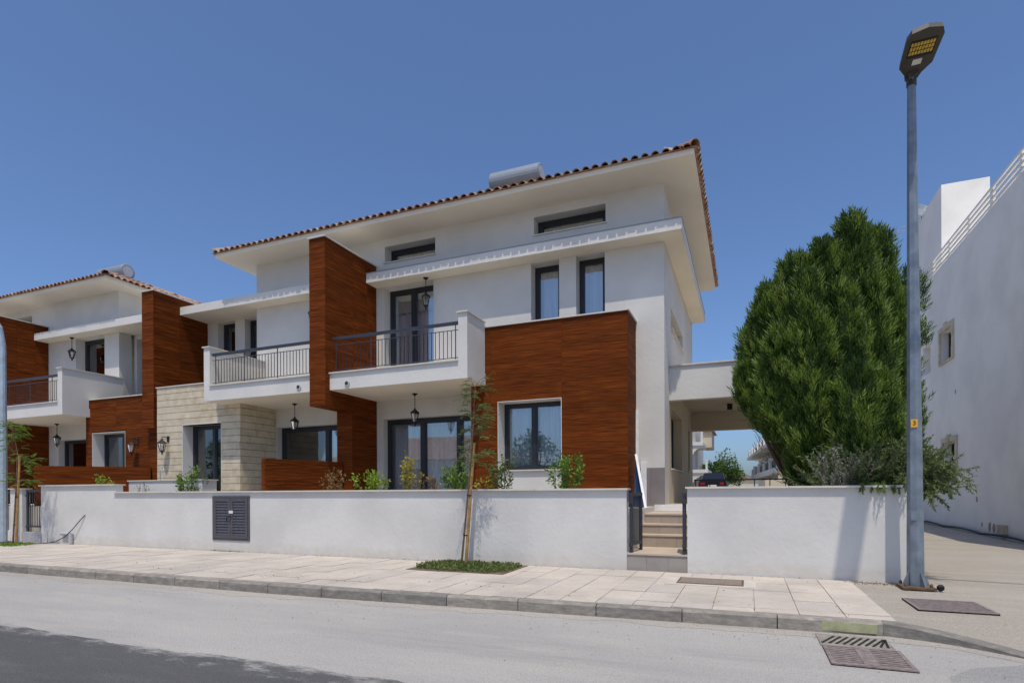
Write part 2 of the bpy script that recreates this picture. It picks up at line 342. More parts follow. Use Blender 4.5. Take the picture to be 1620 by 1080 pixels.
for ri in range(5):
    x = -26 - .0
    y0, y1 = rows[ri], rows[ri+1]
    while x > -58:
        m.box(x-.449, x-.006, max(y0, 6.72)+.006, y1-.006, -.05, random.uniform(-.003,.004)); x -= .455
tag(m.build('far_paving_slabs', MT['slab'], pavement), kind='stuff')
m = MB()
m.box(MH[0]-.16, MH[1]+.16, MH[2]-.13, MH[3]+.10, -.05, .0075); m.build('slab_surround', flat('manhole_concrete', (.50,.455,.39), .9, 0, .12, 5, .3), pavement)
m = MB().box(PIT[0], PIT[1], PIT[2], PIT[3], -.1, .010); m.build('tree_pit_soil', MT['soil'], pavement)
# sandy apron at the right-hand end and the drive beside the neighbour's wall
def dk_t(x): return (x - 1.30) / 1.15
def y_front(x): return 6.955 - .02*dk_t(x) - .62*dk_t(x)**1.8 + .12 if x < 2.45 else 6.435 - min(1.2, (x - 2.45)*.12)
def z_front(x): return -.006 - .135*dk_t(x)**1.1 if x < 2.45 else -.1445
def apz(x, y):
    k = min(1, max(0, (y - y_front(x)) / .95)); k = k*k*(3-2*k); return z_front(x)*(1-k) + k*(-.012) + max(0, y - 12)*.008 - max(0, x - 2.6)*.022*(1 - min(1, max(0, (y-12)/5)))*k
m = MB(); cx_ = list(np.arange(1.445, 2.45, .1)) + list(np.arange(2.45, 7, .25)) + list(np.arange(7, 40, 1.5)); ty = [0, .02, .04, .06, .085, .11, .14, .18, .25, .35, .5, .7, 1]
def yb(x): return 10.3 if x < 2.40 else 32
for xa, xb in zip(cx_[:-1], cx_[1:]):
    for t0, t1 in zip(ty[:-1], ty[1:]):
        yb_ = yb((xa+xb)/2); f_ = (lambda x, t: y_front(x) + (yb_ - y_front(x))*(t if yb_ > 20 else t))
        if yb_ < 20: q = [(xa, y_front(xa)+(yb_-y_front(xa))*t0), (xb, y_front(xb)+(yb_-y_front(xb))*t0), (xb, y_front(xb)+(yb_-y_front(xb))*t1), (xa, y_front(xa)+(yb_-y_front(xa))*t1)]
        else: q = [(xa, y_front(xa)+(yb_-y_front(xa))*t0**1.5), (xb, y_front(xb)+(yb_-y_front(xb))*t0**1.5), (xb, y_front(xb)+(yb_-y_front(xb))*t1**1.5), (xa, y_front(xa)+(yb_-y_front(xa))*t1**1.5)]
        m.q(*[(x, y, apz(x, y)) for x, y in q])
drv = struct(m.build('driveway', MT['drive']))
# kerb stones
kb = struct(MB().box(-60, -30, 6.5, 6.7, -.3, -.02).build('kerb', MT['kerb']))
x = 1.30; i = 0
while x > -30:
    L = 1.0; x0 = x - L; ya, yb = kerb_y(x0), kerb_y(x); mt = MT['kerb']
    m = MB(); g = .006; e = .022
    for (xx, yy) in ((x0+g, ya), (x-g, yb)): m.v += [(xx, yy, -.22), (xx, yy, -.005-e), (xx, yy+e, -.003), (xx, yy+.125, -.003), (xx, yy+.125, -.22)]
    m.f = [(0,5,6,1),(1,6,7,2),(2,7,8,3),(3,8,9,4),(0,1,2,3,4),(9,8,7,6,5)]
    o = m.build('kerb_stone', mt, kb)
    if i == 0:
        pm = MB().box(x0 + .28, x - .06, yb - .022, yb - .001, -.125, -.028); o2 = pm.build('kerb_paint', MT['kerb_yellow'], kb); tag(o2, 'faded yellow paint on the kerb face')
    x = x0; i += 1
# dropped kerb sloping down to the drive
m = MB(); pr_ = []
for k in range(11):
    t = k / 10; x = 1.30 + t * 1.15; y = 6.955 - .02 * t - .62 * t ** 1.8; pr_.append((x, y, -.005 - .135 * t ** 1.1))
for (x, y, z) in pr_: m.v += [(x, y, -.25), (x, y, z-.015), (x+.01, y+.02, z), (x+.07, y+.13, z+.002), (x+.07, y+.13, -.25)]
for k in range(10):
    a = k*5; b = a+5; m.f += [(a, b, b+1, a+1), (a+1, b+1, b+2, a+2), (a+2, b+2, b+3, a+3), (a+3, b+3, b+4, a+4)]
m.f += [(0,1,2,3,4), (54,53,52,51,50)]
m.build('dropped_kerb_stone', MT['kerb'], kb)
# pebbles and grit
m = MB(); random.seed(21)
def pebble(m, x, y, z, s):
    m.lathe([(s*.5, -s*.2), (s, s*.1), (s*.75, s*.45), (s*.2, s*.6)], (x, y, z), 5, random.random())
for _ in range(420):
    x = random.uniform(-14, 2.2); y = kerb_y(x) - abs(random.gauss(0, .6)) - .03; pebble(m, x, y, -.143, random.uniform(.003, .0095))
for _ in range(130): pebble(m, random.uniform(-15, 2.2), random.uniform(9.2, 10.0), .0, random.uniform(.003, .0095))
for _ in range(60): pebble(m, random.uniform(1.6, 2.5), random.uniform(9.0, 10.0), -.015, random.uniform(.006, .016))
tag(m.build('loose_grit', flat('grit', (.30,.27,.23), .9, 0, .4, 30)), 'small stones and grit scattered along the kerb and wall foot', 'grit', kind='stuff')

# terrace the houses stand on
struct(MB().box(-60, -1.95, WY + .19, 40, -.3, FLOOR - .04).build('terrace', flat('terrace_tile', (.52,.47,.40), .7, 0, .06, 2)))
struct(MB().box(-60, -1.96, WY + .2, 11.15, .5, FLOOR - .03).build('planting_bed', MT['soil']))
struct(MB().box(-.93, 2.18, WY + .19, 14, -.3, FLOOR - .04).build('garden_bed', MT['soil']))
struct(MB().box(-1.95, -.93, 13.3, 15, -.3, FLOOR).build('porch_landing', MT['step']))
struct(MB().box(-.93, 2.4, 14, 30, -.3, FLOOR - .05).build('carport_floor', MT['drive']))
struct(MB().box(-1.95, -.93, 15, 30, -.3, FLOOR - .05).build('side_path', MT['drive']))

# ------------------------------------------------------------------ street walls, steps, gates, cabinet
def wall_thing(name, label, segs, z0=-.3):
    x0, x1 = segs[0][0], segs[-1][1]; e = empty(name, ((x0+x1)/2, WY+.1, 0), label, 'garden wall')
    m = MB()
    prof = [(x0, z0)] + [p for a, b, h in segs for p in ((a, h), (b, h))] + [(x1, z0)]
    m.prism([(x, z) for x, z in reversed(prof)], 'y', WY + .2, WY); m.build('wall', MT['street_white'], e)
    for k, (a, b, h) in enumerate(segs):
        n = max(1, round((b - a) / 1.6)); st = (b - a) / n
        for i in range(n):
            la = a + i*st + .002 - (.03 if i == 0 else 0); lb = a + (i+1)*st - .002 + (.03 if i == n-1 else 0)
            brick('coping', MT['coping'], e, la, lb, WY - .055, WY + .25, h + .001, h + .033)
    return e
wall_thing('garden_wall', 'long white street wall with stone coping stepping up towards the barred gate', [(-18.62, -15.42, 1.60), (-15.42, -1.95, 1.395)])
we = wall_thing('garden_wall', 'short white street wall below the cypress beside the street lamp', [(-.93, 2.15, 1.41)])
m = MB(); m.prism([(2.15, -.3), (2.15, 1.36), (2.34, 1.32), (2.34, -.3)], 'y', WY + .02, WY + .24); m.build('end_pier', MT['street_white'], we)
m = MB().box(2.3, 2.40, WY - .02, WY + .2, -.3, .13); m.build('pier_foot', MT['street_white'], we)

st = empty('entrance_steps', (-1.44, 11, 0), 'beige stone steps rising between the two street walls', 'steps')
SX0, SX1 = -1.95, -.93
def step(y0, y1, z, rb, mt):
    n = 2; brick('riser', mt, st, SX0, SX0+.34, y0+.012, y1+.3, -.2, z-.03); brick('riser', mt, st, SX0+.343, SX0+.70, y0+.012, y1+.3, -.2, z-.03); brick('riser', mt, st, SX0+.703, SX1, y0+.012, y1+.3, -.2, z-.03)
    brick('tread', MT['step'], st, SX0, SX1, y0-.005, y1+.006, z-.03, z)
step(WY + .005, 11.28, .30, 0, MT['riser_grey']); step(11.28, 11.58, .537, 0, MT['riser']); step(11.58, 11.88, .728, 0, MT['riser']); step(11.88, 13.3, .924, 0, MT['riser'])
brick('tread', flat('white_threshold', (.75,.74,.72), .5), st, SX0, SX1, 13.28, 13.40, .93, FLOOR + .005)
m = MB().box(SX0-.004, SX0+.006, WY+.2, 13.3, 0, FLOOR-.04).box(SX1-.006, SX1+.004, WY+.2, 14, 0, FLOOR-.04); m.build('side_cheek', MT['street_white'], st)

def gate_leaf(loc, rz, label, wd=.95, z0=.0, z1=1.05):
    e = empty('metal_gate', loc, label, 'gate', 'garden gate leaves'); t = .05
    def bb(n, *a): return MB().box(*[v + o for v, o in zip(a, (loc[0],loc[0],loc[1],loc[1],loc[2],loc[2]))]).build(n, MT['rail'], e, bevel=.004)
    bb('stile', 0, t+.015, -.025, .025, z0, z1); bb('stile', wd-t, wd, -.025, .025, z0, z1)
    bb('rail', t+.016, wd-t-.001, -.02, .02, z1-.06, z1); bb('rail', t+.016, wd-t-.001, -.02, .02, z0+.12, z0+.17)
    for k in range(6):
        x = .15 + k * (wd - .3) / 5; bb('bar', x-.007, x+.007, -.007, .007, z0+.17, z1-.06)
    for z in (z0+.1, z1-.2): bb('hinge', -.02, .03, -.03, .03, z, z+.07)
    e.rotation_euler.z = rz; return e
gate_leaf((-1.88, WY+.03, .30), R(83), 'open dark metal gate leaf against the long street wall by the steps', .62)
gate_leaf((-.985, WY+.01, .30), R(94), 'open dark metal gate leaf against the short street wall by the steps', .62)
gate_leaf((-19.47, WY+.1, .30), 0, 'closed dark barred gate leaf beside the slim young tree', .84, 0, 1.2)
m = MB().box(-19.5, -18.6, WY - .03, WY+.25, -.3, .28); tag(m.build('gate_step', flat('grey_step', (.36,.36,.38), .8)), 'grey stone step under the barred gate', 'step')
e = wall_thing('garden_wall', 'white wall stub with barred railing beyond the barred gate', [(-20.1, -19.52, 1.52)])
MB().box(-26, -20.11, WY+.001, WY+.2, -.3, .3).build('low_wall', MT['street_white'], e)
for k in range(30): brick('railing_bar', MT['rail'], e, -20.25-.16*k, -20.235-.16*k, WY+.09, WY+.105, .3, 1.4)
brick('railing_rail', MT['rail'], e, -26, -20.1, WY+.08, WY+.12, 1.4, 1.45)

cb = empty('meter_cabinet', (-11.3, WY, .26), 'dark brown louvred meter cabinet set in the long street wall', 'cabinet')
c0, c1, cz0, cz1 = -11.88, -10.70, .26, 1.31
MB().wall('y', c0, c1, cz0, cz1, WY-.02, WY+.03, [(c0+.045, c1-.045, cz0+.045, cz1-.045)]).build('frame', MT['cabinet'], cb)
MB().box(c0+.01, c1-.01, WY-.002, WY+.02, cz0+.01, cz1-.01).build('back_panel', MT['ink'], cb)
for a, b in ((c0+.05, -11.295), (-11.285, c1-.05)):
    d = MB().wall('y', a, b, cz0+.05, cz1-.05, WY-.03, WY-.004, [(a+.07, b-.07, cz0+.12, cz1-.13)]).build('door', MT['cabinet'], cb)
    for k in range(12):
        z = cz0 + .125 + k * .0665
        mm = MB(); mm.prism([(WY-.026, z), (WY-.010, z+.055), (WY-.004, z+.055), (WY-.018, z)], 'x', a+.069, b-.069); mm.build('slat', MT['cabinet'], d)
MB().box(-11.33, -11.20, WY-.036, WY-.031, .90, .965).build('label_plate', MT['paper'], cb)
m = MB().tube([(-11.27, WY-.03, .83), (-11.27, WY-.07, .83), (-11.35, WY-.075, .81), (-11.35, WY-.075, .72)], .012, 6); m.build('handle', MT['black'], cb)
m = MB().tube([(-17.62, WY-.05, .28), (-17.25, WY-.05, .28)], .045, 10); e = empty('conduit_pipe', (-17.4, WY-.05, 0), 'grey plastic conduit elbow at the foot of the stepped street wall', 'pipe'); m.build('pipe', MT['pvc'], e)
MB().tube([(-17.2, WY-.05, .29), (-17.2, WY-.05, .02)], .055, 10).build('pipe', MT['pvc'], e)
m = MB().tube([(-16.66, WY-.012, .80), (-16.8, WY-.05, .66), (-17.05, WY-.09, .42), (-17.35, WY-.12, .2), (-17.7, WY-.16, .06), (-18.0, WY-.25, .02), (-18.3, 9.6, .015)], .011, 6)
tag(m.build('loose_cable', MT['black']), 'loose black cable hanging from the stepped street wall', 'cable')

# manhole, gratings
e = empty('manhole_cover', ((MH[0]+MH[1])/2, (MH[2]+MH[3])/2, 0), 'rusty rectangular manhole cover in the pavement before the steps', 'manhole cover')
MB().box(MH[0], MH[1], MH[2], MH[3], -.02, .012).build('frame', MT['rust'], e)
MB().box(MH[0]+.03, MH[1]-.03, MH[2]+.03, MH[3]-.03, -.02, .017).build('lid', flat('chequer_plate', (.24,.19,.15), .8, .1, .4, 40, .8), e)
def grate(name, label, x0, x1, y0, y1, z, n, along, hole=.5, mt=None, fr=.035):
    mt = mt or MT['iron']; e = empty(name, ((x0+x1)/2, (y0+y1)/2, z), label, 'drain grate')
    MB().box(x0, x1, y0, y1, z-.06, z+.001).build('sump', MT['ink'], e)
    MB().grid('z' if 0 else 'y', [0,1], [0,1], lambda u, v: False, 0, 1) if 0 else None
    for a in ((x0, x1, y0, y0+fr), (x0, x1, y1-fr, y1), (x0, x0+fr, y0+fr, y1-fr), (x1-fr, x1, y0+fr, y1-fr)): MB().box(*a, z-.03, z+.012).build('frame', mt, e)
    if along == 'x':
        p = (y1-y0-2*fr) / n
        for k in range(n): brick('bar', mt, e, x0+fr, x1-fr, y0+fr+p*(k+.5*(1-hole)), y0+fr+p*(k+.5*(1+hole)), z-.02, z+.009)
    else:
        p = (x1-x0-2*fr) / n
        for k in range(n): brick('bar', mt, e, x0+fr+p*(k+.5*(1-hole)), x0+fr+p*(k+.5*(1+hole)), y0+fr, y1-fr, z-.02, z+.009)
    return e
grate('drain_grate', 'rusty slotted drain grate beside the street lamp foot', 1.80, 2.55, 7.80, 8.55, .0, 18, 'x', .55)
e = grate('road_drain', 'heavy two-leaf iron road drain in the gutter at the dropped kerb', .67, 1.31, 5.64, 6.30, -.143, 9, 'x', .62)
brick('centre_bar', MT['iron'], e, .93, 1.05, 5.68, 6.26, -.16, -.130)
e = empty('gutter_inlet', (.98, 6.6, -.15), 'pale concrete gutter inlet with slanted slots beside the road drain', 'drain inlet')
m = MB(); m.box(.66, 1.29, 6.315, 6.80, -.2, -.139); m.build('slab', MT['kerb'], e)
for k in range(10):
    xa = .66 + k*.062; mm = MB(); mm.beam((xa+.02, 6.40, -.1365), (min(xa+.16, 1.27), 6.72, -.1365), .022, .006); mm.build('slot_shade', MT['ink'], e)  # black strips laid on top, painted darkness of the open slots

# ------------------------------------------------------------------ building helpers
BH = .13
def cladding(parent, axis, u0, u1, z0, z1, d, sgn, cuts=(), holes=(), th=.02):
    us = [u0] + [c for c in cuts if u0 < c < u1] + [u1]; n = max(1, round((z1 - z0) / BH)); h = (z1 - z0) / n
    for k in range(n):
        za, zb = z0 + k*h + .002, z0 + (k+1)*h - .002; zm = (za+zb)/2
        for a, b in zip(us[:-1], us[1:]):
            seg = [(a, b)]
            for H in holes:
                if H[2] < zm < H[3]:
                    ns = []
                    for p, q in seg:
                        if H[0] >= q or H[1] <= p: ns.append((p, q)); continue
                        if p < H[0]: ns.append((p, H[0]))
                        if q > H[1]: ns.append((H[1], q))
                    seg = ns
            for p, q in seg:
                if q - p < .03: continue
                lo, hi = (d - th, d) if sgn < 0 else (d, d + th)
                if axis == 'y': brick('cladding_board', MT['wood'], parent, p+.0015, q-.0015, lo, hi, za, zb)
                else: brick('cladding_board', MT['wood'], parent, lo, hi, p+.0015, q-.0015, za, zb)
def window(parent, x0, x1, z0, z1, y, cuts=(), curtain='curtain', blind=0, name='window', fr=.075, cdrop=1.0, amp=.045, cx=None):
    m = MB(); mul = [x0 + fr/2] + list(cuts) + [x1 - fr/2]
    m.box(x0, x1, y-.04, y+.06, z0, z0+fr).box(x0, x1, y-.04, y+.06, z1-fr, z1).box(x0, x0+fr, y-.04, y+.06, z0+fr, z1-fr).box(x1-fr, x1, y-.04, y+.06, z0+fr, z1-fr)
    for c in cuts: m.box(c-fr*.55, c+fr*.55, y-.045, y+.055, z0+fr, z1-fr)
    f = m.build(name, MT['dark'], parent)
    for a, b in zip(mul[:-1], mul[1:]):
        MB().box(a+fr*.4, b-fr*.4, y+.005, y+.012, z0+fr*.8, z1-fr*.8).build('pane', MT['glass'], f)
        MB().wall('y', a+fr*.52, b-fr*.52, z0+fr+.001, z1-fr-.001, y-.03, y+.03, [(a+fr*.52+.035, b-fr*.52-.035, z0+fr+.035, z1-fr-.035)]).build('sash', MT['dark'], f)
    if blind:
        MB().box(x0+fr, x1-fr, y+.075, y+.085, z1-blind, z1).build('blind', MT['blind' if curtain != 'green' else 'green_blind'], f)
    if curtain and curtain != 'green':
        ca, cb_ = cx or (x0, x1); m = MB(); n = int((cb_-ca)/.02); pts = []
        ph = random.random()*6
        for i in range(n+1):
            x = ca + (cb_-ca)*i/n; pts.append((x, y + .15 + amp*math.sin(x*2*math.pi/.17 + ph + .8*math.sin(x*3.1)) + .012*math.sin(x*53)))
        for p, q in zip(pts[:-1], pts[1:]): m.q((p[0],p[1],z0+.02), (q[0],q[1],z0+.02), (q[0],q[1],z1-.05), (p[0],p[1],z1-.05))
        m.build('curtain', MT[curtain], f, smooth=True)
    return f
def tile_mesh(name, r0, r1, L, n=6, th=.014):
    m = MB()
    for yy, rr in ((0, r0), (L, r1)):
        for q in (rr, rr - th):
            for k in range(n+1):
                a = math.pi * k / n; m.v.append((q*math.cos(a), yy, q*math.sin(a)))
    s = n + 1
    for k in range(n):
        m.f += [(k, k+1, 2*s+k+1, 2*s+k), (s+k+1, s+k, 3*s+k, 3*s+k+1), (k+1, k, s+k, s+k+1), (2*s+k, 2*s+k+1, 3*s+k+1, 3*s+k)]
    me = bpy.data.meshes.new(name); me.from_pydata(m.v, [], m.f); me.materials.append(MT['tile']); me.update(); return me, m
TME, TMB = tile_mesh('roof_tile_mesh', .092, .078, .43); HME, HMB = tile_mesh('hip_tile_mesh', .13, .115, .45)
def hip_roof(parent, x0, x1, y0, y1, zs, pitch=21):
    tn = math.tan(R(pitch)); Wd = y1 - y0; h = Wd/2*tn; zt = zs + .17; yc = (y0+y1)/2
    MB().box(x0, x1, y0, y1, zs, zs + .115).build('eaves_slab', MT['bounce_soffit'], parent)
    m = MB(); o = .065; A = (x0-o, y0-o, zt-.05); B = (x1+o, y0-o, zt-.05); C = (x1+o, y1+o, zt-.05); D = (x0-o, y1+o, zt-.05); Rl = (x0+Wd/2, yc, zt+h-.05); Rr = (x1-Wd/2, yc, zt+h-.05)
    m.v = [A, B, C, D, Rl, Rr]; m.f = [(0,1,5,4), (1,2,5), (2,3,4,5), (3,0,4), (3,2,1,0)]
    roof = m.build('roof', MT['tile'], parent)
    st = MB(); sp = .218; cp = math.cos(R(pitch)); sn = math.sin(R(pitch)); random.seed(int(abs(x0)*10))
    def put(lx, run, side, k):
        jit = random.uniform(-.02, .02); rr = (run * .36 - .088) + jit*.45; hh = rr*sn + .012
        if side == 'f': return (lx, y0 + rr*cp, zt - .055 + hh), 0
        if side == 'r': return (x1 - rr*cp, lx, zt - .055 + hh), 90
        if side == 'l': return (x0 + rr*cp, lx, zt - .055 + hh), -90
        return (lx, y1 - rr*cp, zt - .055 + hh), 180
    for side, a, b in (('f', x0, x1), ('r', y0, y1), ('l', y0, y1), ('b', x0, x1)):
        n = int((b - a) / sp); off = ((b - a) - n*sp) / 2
        for i in range(n):
            u = a + off + (i+.5)*sp; mx = min(u - a, b - u, Wd/2) / cp
            for k in range(int((mx + .35) / .36)):
                loc, rz = put(u, k, side, k); rot = Matrix.Rotation(R(rz), 4, 'Z') @ Matrix.Rotation(R(pitch + 1.5), 4, 'X') @ Matrix.Rotation(R(random.uniform(-3, 3)), 4, 'Y')
                if k == 0 and side in 'fr':
                    t = link('roof_tile', TME, loc, roof); t.rotation_euler = rot.to_euler()
                else:
                    nb = len(st.v); st.v += [tuple(rot @ Vector(v) + Vector(loc)) for v in TMB.v]; st.f += [tuple(nb+i_ for i_ in f) for f in TMB.f]
    for (cx, cy, ex, ey) in ((x1, y0, -1, 1), (x0, y0, 1, 1), (x1, y1, -1, -1), (x0, y1, 1, -1)):
        L = Wd/2*math.sqrt(2); d = Vector((ex, ey, math.sqrt(2)*math.sqrt(2)/math.sqrt(2)*tn*1.0)); d = Vector((ex, ey, tn)).normalized(); nn = int(Wd/2*Vector((1,1,tn)).length/.38)
        for k in range(nn):
            p = Vector((cx - ex*.03, cy - ey*.03, zt - .02)) + d*(k*.38); q = d.to_track_quat('Y', 'Z').to_matrix().to_4x4()
            if k < 3 and cy == y0:
                t = link('hip_tile', HME, p, roof); t.rotation_euler = q.to_euler()
            else:
                nb = len(st.v); st.v += [tuple(q @ Vector(v) + p) for v in HMB.v]; st.f += [tuple(nb+i_ for i_ in f) for f in HMB.f]
    for k in range(int((Rr[0]-Rl[0])/.4)+1):
        p = Vector((Rl[0]+k*.4, yc, zt+h-.03)); q = Matrix.Rotation(R(-90), 4, 'Z'); nb = len(st.v); st.v += [tuple(q @ Vector(v) + p) for v in HMB.v]; st.f += [tuple(nb+i_ for i_ in f) for f in HMB.f]
    tag(st.build('upper_roof_tiles', MT['tile'], roof), kind='stuff')
    # mortar bedding under the eaves tiles
    MB().box(x0-.01, x1+.01, y0-.012, y0+.05, zs+.1155, zs+.145).box(x1-.05, x1+.012, y0+.06, y1, zs+.1155, zs+.145).build('mortar_bed', flat('clay_mortar', (.30,.16,.10), .9, 0, .25, 15), roof)
    return roof
def railing(parent, x0, x1, y, z0, z1, step=.105, rail_h=.075):
    r_ = MB().box(x0, x1, y-.03, y+.03, z1-rail_h, z1).build('handrail', MT['rail'], parent, bevel=.006)
    brick('rail', MT['rail'], parent, x0, x1, y-.008, y+.008, z1-.20, z1-.185); brick('rail', MT['rail'], parent, x0, x1, y-.008, y+.008, z0+.06, z0+.075)
    n = int((x1-x0)/step)
    for i in range(1, n): 
        x = x0 + (x1-x0)*i/n
        if i % 11 == 0 or i in (1, n-1): brick('post', MT['rail'], parent, x-.009, x+.009, y-.009, y+.009, z0+.02, z1-rail_h-.001)
        else: brick('baluster', MT['bronze'], parent, x-.006, x+.006, y-.006, y+.006, z0+.0755, z1-.2005)
def spot(parent, x, y, z):
    mm = MB(); mm.lathe([(.075,0),(.075,.02),(.05,.024)], (0,0,0), 14); mm.v = [(x+a, y-c_, z+b) for a, b, c_ in mm.v]; o = mm.build('vent_ring', MT['pvc'], parent)
    mm = MB(); mm.lathe([(.046,.0),(.046,.027)], (0,0,0), 12); mm.v = [(x+a-.01, y-c_, z+b+.01) for a, b, c_ in mm.v]; mm.build('vent_cap', MT['dark'], o)
YM = 13.5; T = .45; YC = 13.02; SOF = 8.45; CAN = 7.115

# ------------------------------------------------------------------ house pair (main building)
A = empty('townhouse', (-8, 17, FLOOR), 'large white house pair with wood clad fin, clad bay and stone bay', 'house')
holes = [(-9.40,-7.80,4.2,CAN-.02), (-5.0,-4.26,4.9,CAN-.02), (-3.83,-3.12,4.9,CAN-.02), (-9.355,-7.74,7.766,8.24), (-4.915,-3.095,7.77,8.24), (-9.43,-6.195,FLOOR+.01,3.43), (-13.31,-10.14,FLOOR+.01,3.38)]
m = MB().wall('y', -14.1, -1.744, FLOOR-.1, SOF-.001, YM, YM+T, holes)
m.wall('x', YM+T, 20.8, 4.02, SOF-.001, -1.744-.35, -1.744, [(14.72,17.6,5.45,5.96)]); m.box(-1.744-.35, -1.744, YM+T+.0005, 14.349, FLOOR-.1, 4.0195)
m.build('wall', W, A)
MB().wall('x', 14.35, 20.8, FLOOR-.1, 4.0195, -1.744-.35, -1.7445, [(14.75,17.3,1.95,3.45), (19.2,19.8,2.05,3.35)]).build('lower_side_wall', MT['cream'], A)  # cut off from the white wall; warm bounce painted in as cream
m = MB().box(-17.1, -2.1, 20.5, 20.795, FLOOR-.1, SOF-.002); m.build('rear_wall', W, A)
m = MB().wall('y', -17.16, -14.102, FLOOR-.1, CAN-.002, 14.05, 14.40, [(-16.4,-15.62,4.9,CAN-.03), (-15.2,-14.45,4.9,CAN-.03)]); m.build('wing_wall', W, A)
m = MB().box(-14.1, -13.75, YM+T+.001, 20.49, CAN, SOF-.003).box(-17.16, -16.85, 14.41, 20.49, FLOOR-.1, CAN-.003); m.build('side_wall', W, A)
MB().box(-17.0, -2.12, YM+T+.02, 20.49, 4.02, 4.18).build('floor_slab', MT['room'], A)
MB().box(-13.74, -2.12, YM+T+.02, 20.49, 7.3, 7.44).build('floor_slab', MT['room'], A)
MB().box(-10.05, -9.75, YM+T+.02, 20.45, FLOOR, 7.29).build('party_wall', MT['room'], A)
hip_roof(A, -14.78, -1.0, 12.58, 21.35, SOF)
# flat canopies with drip edge
def _canopy(parent, x0, x1, y0, y1, z, ret=None):
    m = MB().box(x0, x1, y0, y1, z, z+.27)
    o = m.build('canopy', W, parent); return o
m = MB(); m.prism([(-9.63, YC), (-1.30, YC), (-1.30, 20.5), (-1.742, 20.5), (-1.742, YM-.001), (-9.63, YM-.001)], 'z', CAN, CAN+.25); o = m.build('canopy', W, A)
m = MB(); m.prism([(-9.64, YC-.012), (-1.288, YC-.012), (-1.288, 20.51), (-1.75, 20.51), (-1.75, YM-.003), (-9.64, YM-.003)], 'z', CAN+.251, CAN+.272); m.build('canopy_cap', MT['steel'], o)
MB().box(-9.62, -1.32, YC+.012, YM-.006, CAN-.005, CAN-.001).box(-1.738, -1.312, YM-.0059, 20.49, CAN-.005, CAN-.001).build('bounce_soffit', MT['bounce_soffit'], o)  # thin panel added under the canopy to carry the bounce tint
o = MB().box(-17.42, -10.14, YC, 14.049, CAN, CAN+.25).build('canopy', W, A)
MB().box(-17.41, -10.15, YC+.012, YM-.006, CAN-.005, CAN-.001).box(-17.41, -14.105, YM-.0059, 14.045, CAN-.005, CAN-.001).build('bounce_soffit', MT['bounce_soffit'], o)
MB().box(-17.43, -14.103, 14.0495, 20.5, CAN+.002, CAN+.25).build('wing_roof', W, A)
# clad bay
bay = empty('bay', (-4.3, 12.9, FLOOR)) if 0 else None
bx0, bx1, by0, bz1 = -6.19, -2.39, 12.50, 5.315
bw = (-5.485, -3.90, FLOOR, 3.52)
m = MB().wall('y', bx0+.01, bx1-.022, FLOOR-.1, bz1-.02, by0+.022, by0+.30, [(bw[0], bw[1], 1.86, bw[3])])
m.box(bx0, bx0+.2, by0+.302, YM-.001, FLOOR-.1, bz1-.02).box(bx1-.222, bx1-.022, by0+.302, YM-.001, FLOOR-.1, bz1-.02).box(bx0+.201, bx1-.223, by0+.302, YM-.001, 3.9, 4.1)
bay = m.build('clad_bay', MT['wood_core'], A)
cladding(bay, 'y', bx0, bx1-.001, FLOOR, bz1, by0+.02, -1, (-5.66, -3.895), [(bw[0]-.001, bw[1]+.001, 0, bw[3])])
cladding(bay, 'x', by0+.021, YM-.002, FLOOR, bz1, bx1-.02, 1)
MB().box(bw[0], bw[1], by0+.012, by0+.021, FLOOR, 1.86).build('window_apron', W, bay)
MB().wall('y', bw[0]-.002, bw[1]+.002, 1.862, bw[3]+.002, by0-.004, by0+.45, [(bw[0]+.012, bw[1]-.012, 1.863, bw[3]-.012)]).build('window_lining', W, bay)
MB().box(bw[0]-.03, bw[1]+.03, by0-.045, by0+.39, 1.864, 1.895).build('window_sill', MT['coping'], bay)
MB().box(bx0-.03, bx1+.03, by0-.035, by0+.25, bz1+.001, bz1+.03).box(bx1-.2, bx1+.03, by0+.251, YM-.002, bz1+.001, bz1+.03).build('coping', MT['coping'], bay)
window(A, bw[0]+.013, bw[1]-.013, 1.896, bw[3]-.013, by0+.42, (-4.70,), cx=(-5.5,-3.85))
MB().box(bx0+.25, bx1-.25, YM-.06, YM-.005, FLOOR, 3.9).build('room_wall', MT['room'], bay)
# fin
fx0, fx1, fy0, fz1 = -10.135, -9.64, 11.37, 7.715
def fin(parent, x0, x1, y0, y1, z0, z1, colY, cuts):
    m = MB().box(x0, x1-.021, y0+.021, y1, z0+.02, z1-.01)
    m.box(x0+.002, x1-.021, colY+.021, y1-.002, FLOOR-.1, z0+.019); f = m.build('clad_fin', MT['wood_core'], parent)
    cladding(f, 'y', x0, x1-.001, z0, z1, y0+.02, -1)
    cladding(f, 'x', y0+.021, y1-.002, z0, z1, x1-.02, 1, cuts)
    cladding(f, 'y', x0, x1-.001, FLOOR, z0-.003, colY+.02, -1)
    cladding(f, 'x', colY+.021, y1-.002, FLOOR, z0-.003, x1-.02, 1)
    MB().box(x0, x1, y0, colY-.001, z0-.018, z0-.001).build('underside_panel', MT['wood'], f)
    MB().box(x0-.03, x1+.03, y0-.04, y1, z1+.001, z1+.034).build('coping', MT['coping'], f); return f
fin(A, fx0, fx1, fy0, YM-.001, 3.56, fz1, 12.40, (12.47, 13.06))
